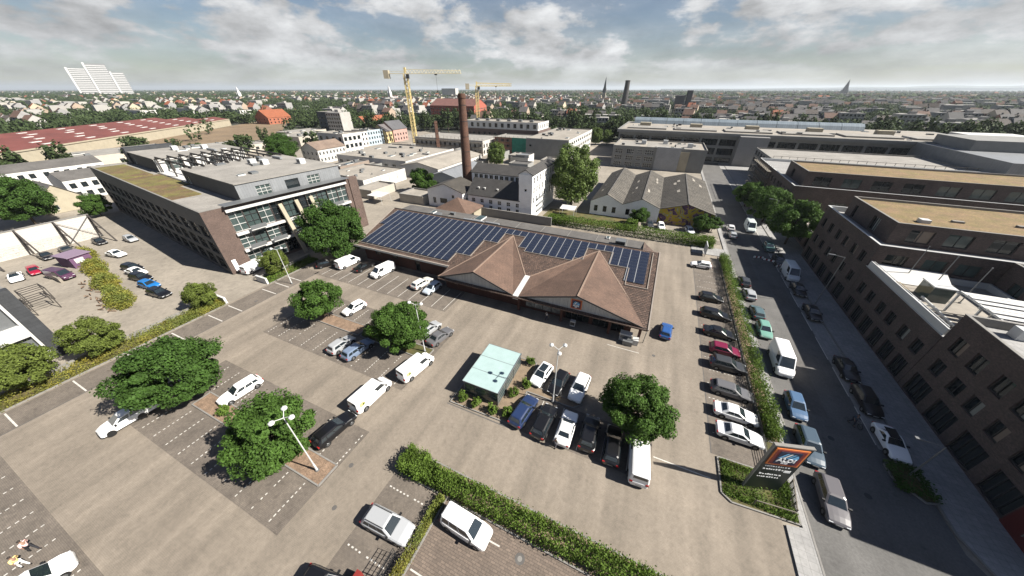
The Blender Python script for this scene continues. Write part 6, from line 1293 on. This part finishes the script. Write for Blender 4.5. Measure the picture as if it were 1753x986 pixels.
# ------------------------------------------------------------------ the town beyond: rows of houses and trees
random.seed(11); rng = np.random.default_rng(5)
FW = (-0.4067, 0.9135)
def vis(x, y, m=63):
    r = math.hypot(x, y); return r > 1 and math.degrees(math.acos(max(-1, min(1, (x*FW[0]+y*FW[1])/r)))) < m
def in_hall(x, y):
    dx, dy = x+311, y-66; c, s = math.cos(R(126.7)), math.sin(R(126.7)); u = dx*c+dy*s; v = -dx*s+dy*c; return -75 < u < 205 and -20 < v < 104
def blocked(x, y):
    if -212 < x < 162 and -90 < y < 258: return True
    if in_hall(x, y): return True
    if -312 < x < -205 and -80 < y < 225: return True
    for q in ((-312,-278,222,254), (-428,-390,234,276), (-292,-262,250,300), (-248,-178,336,380), (-30,45,610,650), (-90,-60,600,640)):
        if q[0] < x < q[1] and q[2] < y < q[3]: return True
    u = Vector((x, y)); a = Vector((-240,20)); c = Vector((-370,256))
    for p, q in ((Vector((-300,40)), Vector((-290,150))), (Vector((-290,150)), Vector((-430,272)))):
        d = q-p; t = max(0, min(1, (u-p).dot(d)/d.length_squared))
        if (u-p-d*t).length < 24: return True
    return False
HM = []
for i in range(8):
    Wd, Dp, e, rg = 9.5+random.uniform(-.5,.5), 11, random.choice((6.2, 8.8, 9.4, 11.6)), random.choice((4.2, 4.8, 3.6))
    wb = MB('render_obj').box(-Wd/2, Wd/2, -Dp/2, Dp/2, 0, e); wb.poly([(-Wd/2,-Dp/2,e), (-Wd/2,Dp/2,e), (-Wd/2,0,e+rg)]); wb.poly([(Wd/2,-Dp/2,e), (Wd/2,Dp/2,e), (Wd/2,0,e+rg)])
    rb = MB('roof_obj')
    for s in (-1, 1): rb.poly([(-Wd/2-.1,s*(Dp/2+.4),e-.25), (Wd/2+.1,s*(Dp/2+.4),e-.25), (Wd/2+.1,0,e+rg+.1), (-Wd/2-.1,0,e+rg+.1)])
    if i % 2:
        for x in (-2.2, 2.0): rb.box(x-.9, x+.9, -Dp/2+1.0, -Dp/2+3.6, e+.6, e+2.4)
    rb.box(-Wd/2+1, -Wd/2+1.9, -.4, .4, e+rg-.6, e+rg+1.2)
    gb = MB('glass_dark', 'frame_white')
    for fl in range(int(e/2.9)):
        for k in range(3):
            x = -Wd/2+Wd*(k+.5)/3
            for s in (-1, 1): gb.box(x-.55, x+.55, min(s*Dp/2,s*(Dp/2+.04)), max(s*Dp/2,s*(Dp/2+.04)), 1.0+fl*2.9, 2.5+fl*2.9, 0); gb.box(x-.68, x+.68, min(s*Dp/2,s*(Dp/2+.02)), max(s*Dp/2,s*(Dp/2+.02)), .85+fl*2.9, 2.62+fl*2.9, 1)
    HM.append((wb.mesh('wall'), rb.mesh('roof'), gb.mesh('windows'), Wd, Dp, e, rg))
for i in range(4):                                  # flat-roofed blocks
    Wd, Dp, e = 16.2, 12, (9.2, 12.2, 12.6, 15.4)[i]; wb = MB('render_obj').box(-Wd/2, Wd/2, -Dp/2, Dp/2, 0, e); rb = MB('roof_obj').box(-Wd/2+.3, Wd/2-.3, -Dp/2+.3, Dp/2-.3, e, e+.12).box(-3, 1, -2, 2, e+.12, e+2.2)
    gb = MB('glass_dark')
    for fl in range(int(e/3)):
        for k in range(6):
            x = -Wd/2+Wd*(k+.5)/6
            for s in (-1, 1): gb.box(x-.8, x+.8, min(s*Dp/2,s*(Dp/2+.05)), max(s*Dp/2,s*(Dp/2+.05)), .9+fl*3, 2.5+fl*3)
    HM.append((wb.mesh('wall'), rb.mesh('roof'), gb.mesh('windows'), Wd, Dp, e, 0.3))
FLATC = [((0.26,0.25,0.235),'pale flat'), ((0.17,0.165,0.16),'grey flat')]
WCOL = [((0.29,0.28,0.26),'white'), ((0.31,0.30,0.28),'white'), ((0.40,0.34,0.25),'cream'), ((0.24,0.235,0.23),'grey'), ((0.20,0.085,0.06),'red brick'), ((0.33,0.315,0.285),'off-white'), ((0.30,0.235,0.18),'tan')]
RCOL = [((0.051,0.050,0.051),'dark slate'), ((0.068,0.065,0.065),'grey slate'), ((0.088,0.051,0.037),'brown tile'), ((0.21,0.07,0.035),'red tile'), ((0.058,0.048,0.042),'dark brown tile')]
houses, trees_ = [], []
def fill(rmin, rmax, cx=84, cy=60, hmax=1.0):
    n = int(rmax/cx)+2; m = int(rmax/cy)+2
    for i in range(-n, n):
        for j in range(-m, m):
            ox, oy = i*cx, j*cy; ck = math.hypot(ox, oy)
            if ck < rmin-80 or ck > rmax+60 or not vis(ox, oy, 95): continue
            rs = random.Random(i*977+j*131); park = rs.random() < (0.44 if ox < -200 else 0.36); tilt = rs.uniform(-.22, .22); drop = rs.random()*0.25+(0.34 if ox < -150 else 0.24)
            ca, sa = math.cos(tilt), math.sin(tilt)
            def loc(u, v): return ox+ca*u-sa*v, oy+sa*u+ca*v
            if not park:
                wc = rs.choice(WCOL)
                for row, v in ((0, 8), (1, cy-18)):
                    u = 4
                    while u < cx-14:
                        flat_ = rs.random() < 0.34; x, y = loc(u+(8.5 if flat_ else 5), v)
                        if rs.random() > drop and rmin < math.hypot(x, y) < rmax and vis(x, y, 88) and not blocked(x, y):
                            houses.append((math.hypot(x, y), x, y, tilt+(PI if row else 0), rs.randrange(8, 12) if flat_ else rs.randrange(8), rs.choice((WCOL[0], WCOL[1], WCOL[5], WCOL[3])) if flat_ else (rs.choice(WCOL) if rs.random() < .6 else wc), rs.choice(FLATC) if flat_ else (RCOL[3] if rs.random() < (.03 if ox > -100 else .09) else rs.choice((RCOL[0], RCOL[1], RCOL[2], RCOL[4])))))
                        u += 10.0 if not flat_ else 17.0
                        if rs.random() < .12: u += 8
            k = rs.randint(40, 58) if park else rs.randint(20, 30)
            for _ in range(k):
                x, y = loc(rs.uniform(0, cx-4), rs.uniform(0 if park else 16, cy-2 if park else cy-27)) if rs.random() < .85 else loc(rs.uniform(0, cx), -6)
                if rmin < math.hypot(x, y) < rmax and vis(x, y, 88) and not blocked(x, y): trees_.append((math.hypot(x, y), x, y, rs.uniform(.75, 1.45), rs.uniform(0, 6), rs.random()))
fill(150, 1500)
for k in range(150):                                # belt of trees beyond the grey complex on the right
    t_ = k/150; x, y = 95+t_*290+random.uniform(-18, 18), 268+t_*40+random.uniform(-10, 14)
    trees_.append((math.hypot(x, y), x, y, random.uniform(1.0, 1.5), random.uniform(0, 6), random.random()))
for k in range(90):
    x, y = -520+random.uniform(-60, 60)+k*0.6, 60+k*2.6+random.uniform(-14, 14)
    if not in_hall(x, y): trees_.append((math.hypot(x, y), x, y, random.uniform(1.1, 1.6), random.uniform(0, 6), random.random()))
for k in range(34):
    x, y = random.uniform(-290, -210), random.uniform(-10, 200)
    if not in_hall(x, y) and not (-238 < x < -214 and y < 64) and not any(q[0]-4 < x < q[1]+4 and q[2]-4 < y < q[3]+4 for q in ((-282,-256,60,100), (-262,-232,112,138), (-246,-222,150,180), (-276,-258,170,200))): trees_.append((math.hypot(x, y), x, y, random.uniform(.8, 1.3), random.uniform(0, 6), random.random()))
houses.sort(key=lambda q: (not vis(q[1], q[2]), q[0])); trees_.sort(key=lambda q: (not vis(q[1], q[2]), q[0]))
for i, (d, x, y, a, k, wc, rc) in enumerate(houses[:270]):
    side = 'on the side of the cranes' if x*0.9135+y*0.4067 < -150 else 'beyond the grey complex'
    t = thing('town_house', '%s town house with %s roof, %s' % (wc[1], rc[1], side), 'house', (x, y, 0), a, 'town houses, %s under %s' % (wc[1], rc[1]))
    wm, rm, gm = HM[k][:3]; o = link('wall', wm, t, color=wc[0]); o = link('roof', rm, t, color=rc[0]); o = link('windows', gm, t); o['kind'] = 'stuff'
for i, (d, x, y, s, a, q) in enumerate(trees_[:290]):
    tree('far' if q < .6 else 'far2', (x, y, 0), 'leafy tree among the town houses' if q < .6 else 'tall leafy tree among the town houses', a, (s, s, s*(0.85+q*.4)), 'deciduous_tree', 'round trees in the town' if q < .6 else 'tall trees in the town')
# the rest, too many to count: one mass of houses and one of trees
fill2_h = houses[270:]; fill2_t = trees_[290:]
random.seed(4)
for _ in range(19000):
    r = 1500*math.exp(random.random()*1.6); a = R(114+random.uniform(-88, 88)); fill2_t.append((r, r*math.cos(a), r*math.sin(a), random.uniform(0.9, 1.8), 0, random.random()))
for _ in range(1900):
    r = 1500*math.exp(random.random()*1.3); a = R(114+random.uniform(-88, 88)); fill2_h.append((r, r*math.cos(a), r*math.sin(a), random.uniform(-.5,.5), random.randrange(12), random.choice(WCOL), random.choice(RCOL)))
def mass_houses(items):
    V, F, Cc = [], [], []
    for d, x, y, a, k, wc, rc in items:
        _, _, _, Wd, Dp, e, rg = HM[k]; c, s = math.cos(a), math.sin(a); f = 1.0 if d < 1500 else random.uniform(1.0, 2.4)
        P8 = [(-Wd/2*f,-Dp/2,0), (Wd/2*f,-Dp/2,0), (Wd/2*f,Dp/2,0), (-Wd/2*f,Dp/2,0), (-Wd/2*f,-Dp/2,e), (Wd/2*f,-Dp/2,e), (Wd/2*f,Dp/2,e), (-Wd/2*f,Dp/2,e), (-Wd/2*f,0,e+rg), (Wd/2*f,0,e+rg)]
        i = len(V); V += [(x+c*u-s*v, y+s*u+c*v, w_) for u, v, w_ in P8]
        fs = [((0,1,5,4),0), ((1,2,6,9,5),0), ((2,3,7,6),0), ((3,0,4,8,7),0), ((4,5,9,8),1), ((6,7,8,9),1)]
        for q, m in fs: F.append(tuple(i+z for z in q)); Cc.append((wc if m == 0 else rc)[0])
    me = bpy.data.meshes.new('distant_houses'); me.from_pydata(V, [], F); at = me.color_attributes.new('Col', 'FLOAT_COLOR', 'CORNER')
    arr = np.concatenate([np.tile((*col, 1.0), len(f)) for col, f in zip(Cc, F)]); at.data.foreach_set('color', arr.astype(np.float32)); me.materials.append(M('mass_house')); return me
o = link('distant_houses', mass_houses(fill2_h)); o['kind'] = 'stuff'; tag(o, 'sea of distant roofs and house fronts reaching to the horizon', 'houses')
def mass_trees(items):
    bm = bmesh.new(); bmesh.ops.create_icosphere(bm, subdivisions=2, radius=1.0); v0 = np.array([v.co[:] for v in bm.verts]); f0 = np.array([[v.index for v in f.verts] for f in bm.faces]); bm.free()
    n = len(items); nv = len(v0); sc_ = np.array([q[3] for q in items]); pos = np.array([(q[1], q[2], 0) for q in items])
    V = v0[None]*(1+rng.normal(0, .26, (n, nv, 1))); V = V*(sc_[:, None, None]*np.array([4.6, 4.6, 4.4])); V[:, :, 2] += (sc_*4.6)[:, None]; V += pos[:, None, :]
    F = (f0[None]+(np.arange(n)*nv)[:, None, None]).reshape(-1, 3); nf = len(F)
    me = bpy.data.meshes.new('distant_trees'); me.vertices.add(n*nv); me.vertices.foreach_set('co', V.reshape(-1)); me.loops.add(nf*3); me.loops.foreach_set('vertex_index', F.reshape(-1).astype(np.int32)); me.polygons.add(nf); me.polygons.foreach_set('loop_start', np.arange(0, nf*3, 3, dtype=np.int32)); me.materials.append(M('mass_tree')); me.update(); me.validate(); return me
def mass_leaf(items, per=64):
    n = len(items); d = rng.normal(size=(n, per, 3)); d /= np.linalg.norm(d, axis=2)[:, :, None]; lob = rng.normal(size=(n, 7, 3)); lob /= np.linalg.norm(lob, axis=2)[:, :, None]
    bump = np.einsum('nij,nkj->nik', d, lob).max(axis=2)[:, :, None]; r = (0.72+0.34*bump**2)*rng.uniform(0.78, 1.02, (n, per, 1)); sc_ = np.array([q[3] for q in items])[:, None, None]
    p = d*r*sc_*np.array([4.5, 4.5, 4.5]); p[:, :, 2] += sc_[:, :, 0]*4.7; p += np.array([(q[1], q[2], 0) for q in items])[:, None, :]
    return quads_mesh('wooded_gardens', p.reshape(-1, 3), 2.3, 'leaf_far', 0.3, d.reshape(-1, 3)*1.3)
nearm = [q for q in fill2_t if q[0] < 1100]; fill2_t = [q for q in fill2_t if q[0] >= 1100]
o = link('wooded_gardens', mass_leaf(nearm)); o['kind'] = 'stuff'; tag(o, 'wooded gardens and parks between the farther town houses', 'trees')
o = link('distant_trees', mass_trees(fill2_t)); o['kind'] = 'stuff'; tag(o, 'mass of distant trees between the roofs up to the horizon', 'trees')
# ------------------------------------------------------------------ haze
HZ = bpy.data.materials.new('haze'); HZ.use_nodes = True; ht = HZ.node_tree; ht.nodes.clear(); ho = ht.nodes.new('ShaderNodeOutputMaterial'); hv = ht.nodes.new('ShaderNodeVolumePrincipled')
hv.inputs['Color'].default_value = (0.80, 0.88, 0.96, 1); hv.inputs['Density'].default_value = 0.00007; hv.inputs['Anisotropy'].default_value = 0.2; ht.links.new(hv.outputs[0], ho.inputs['Volume'])
h_ = MB(HZ).box(-32000, 32000, -32000, 32000, -1.5, 160).build('haze'); h_['kind'] = 'stuff'
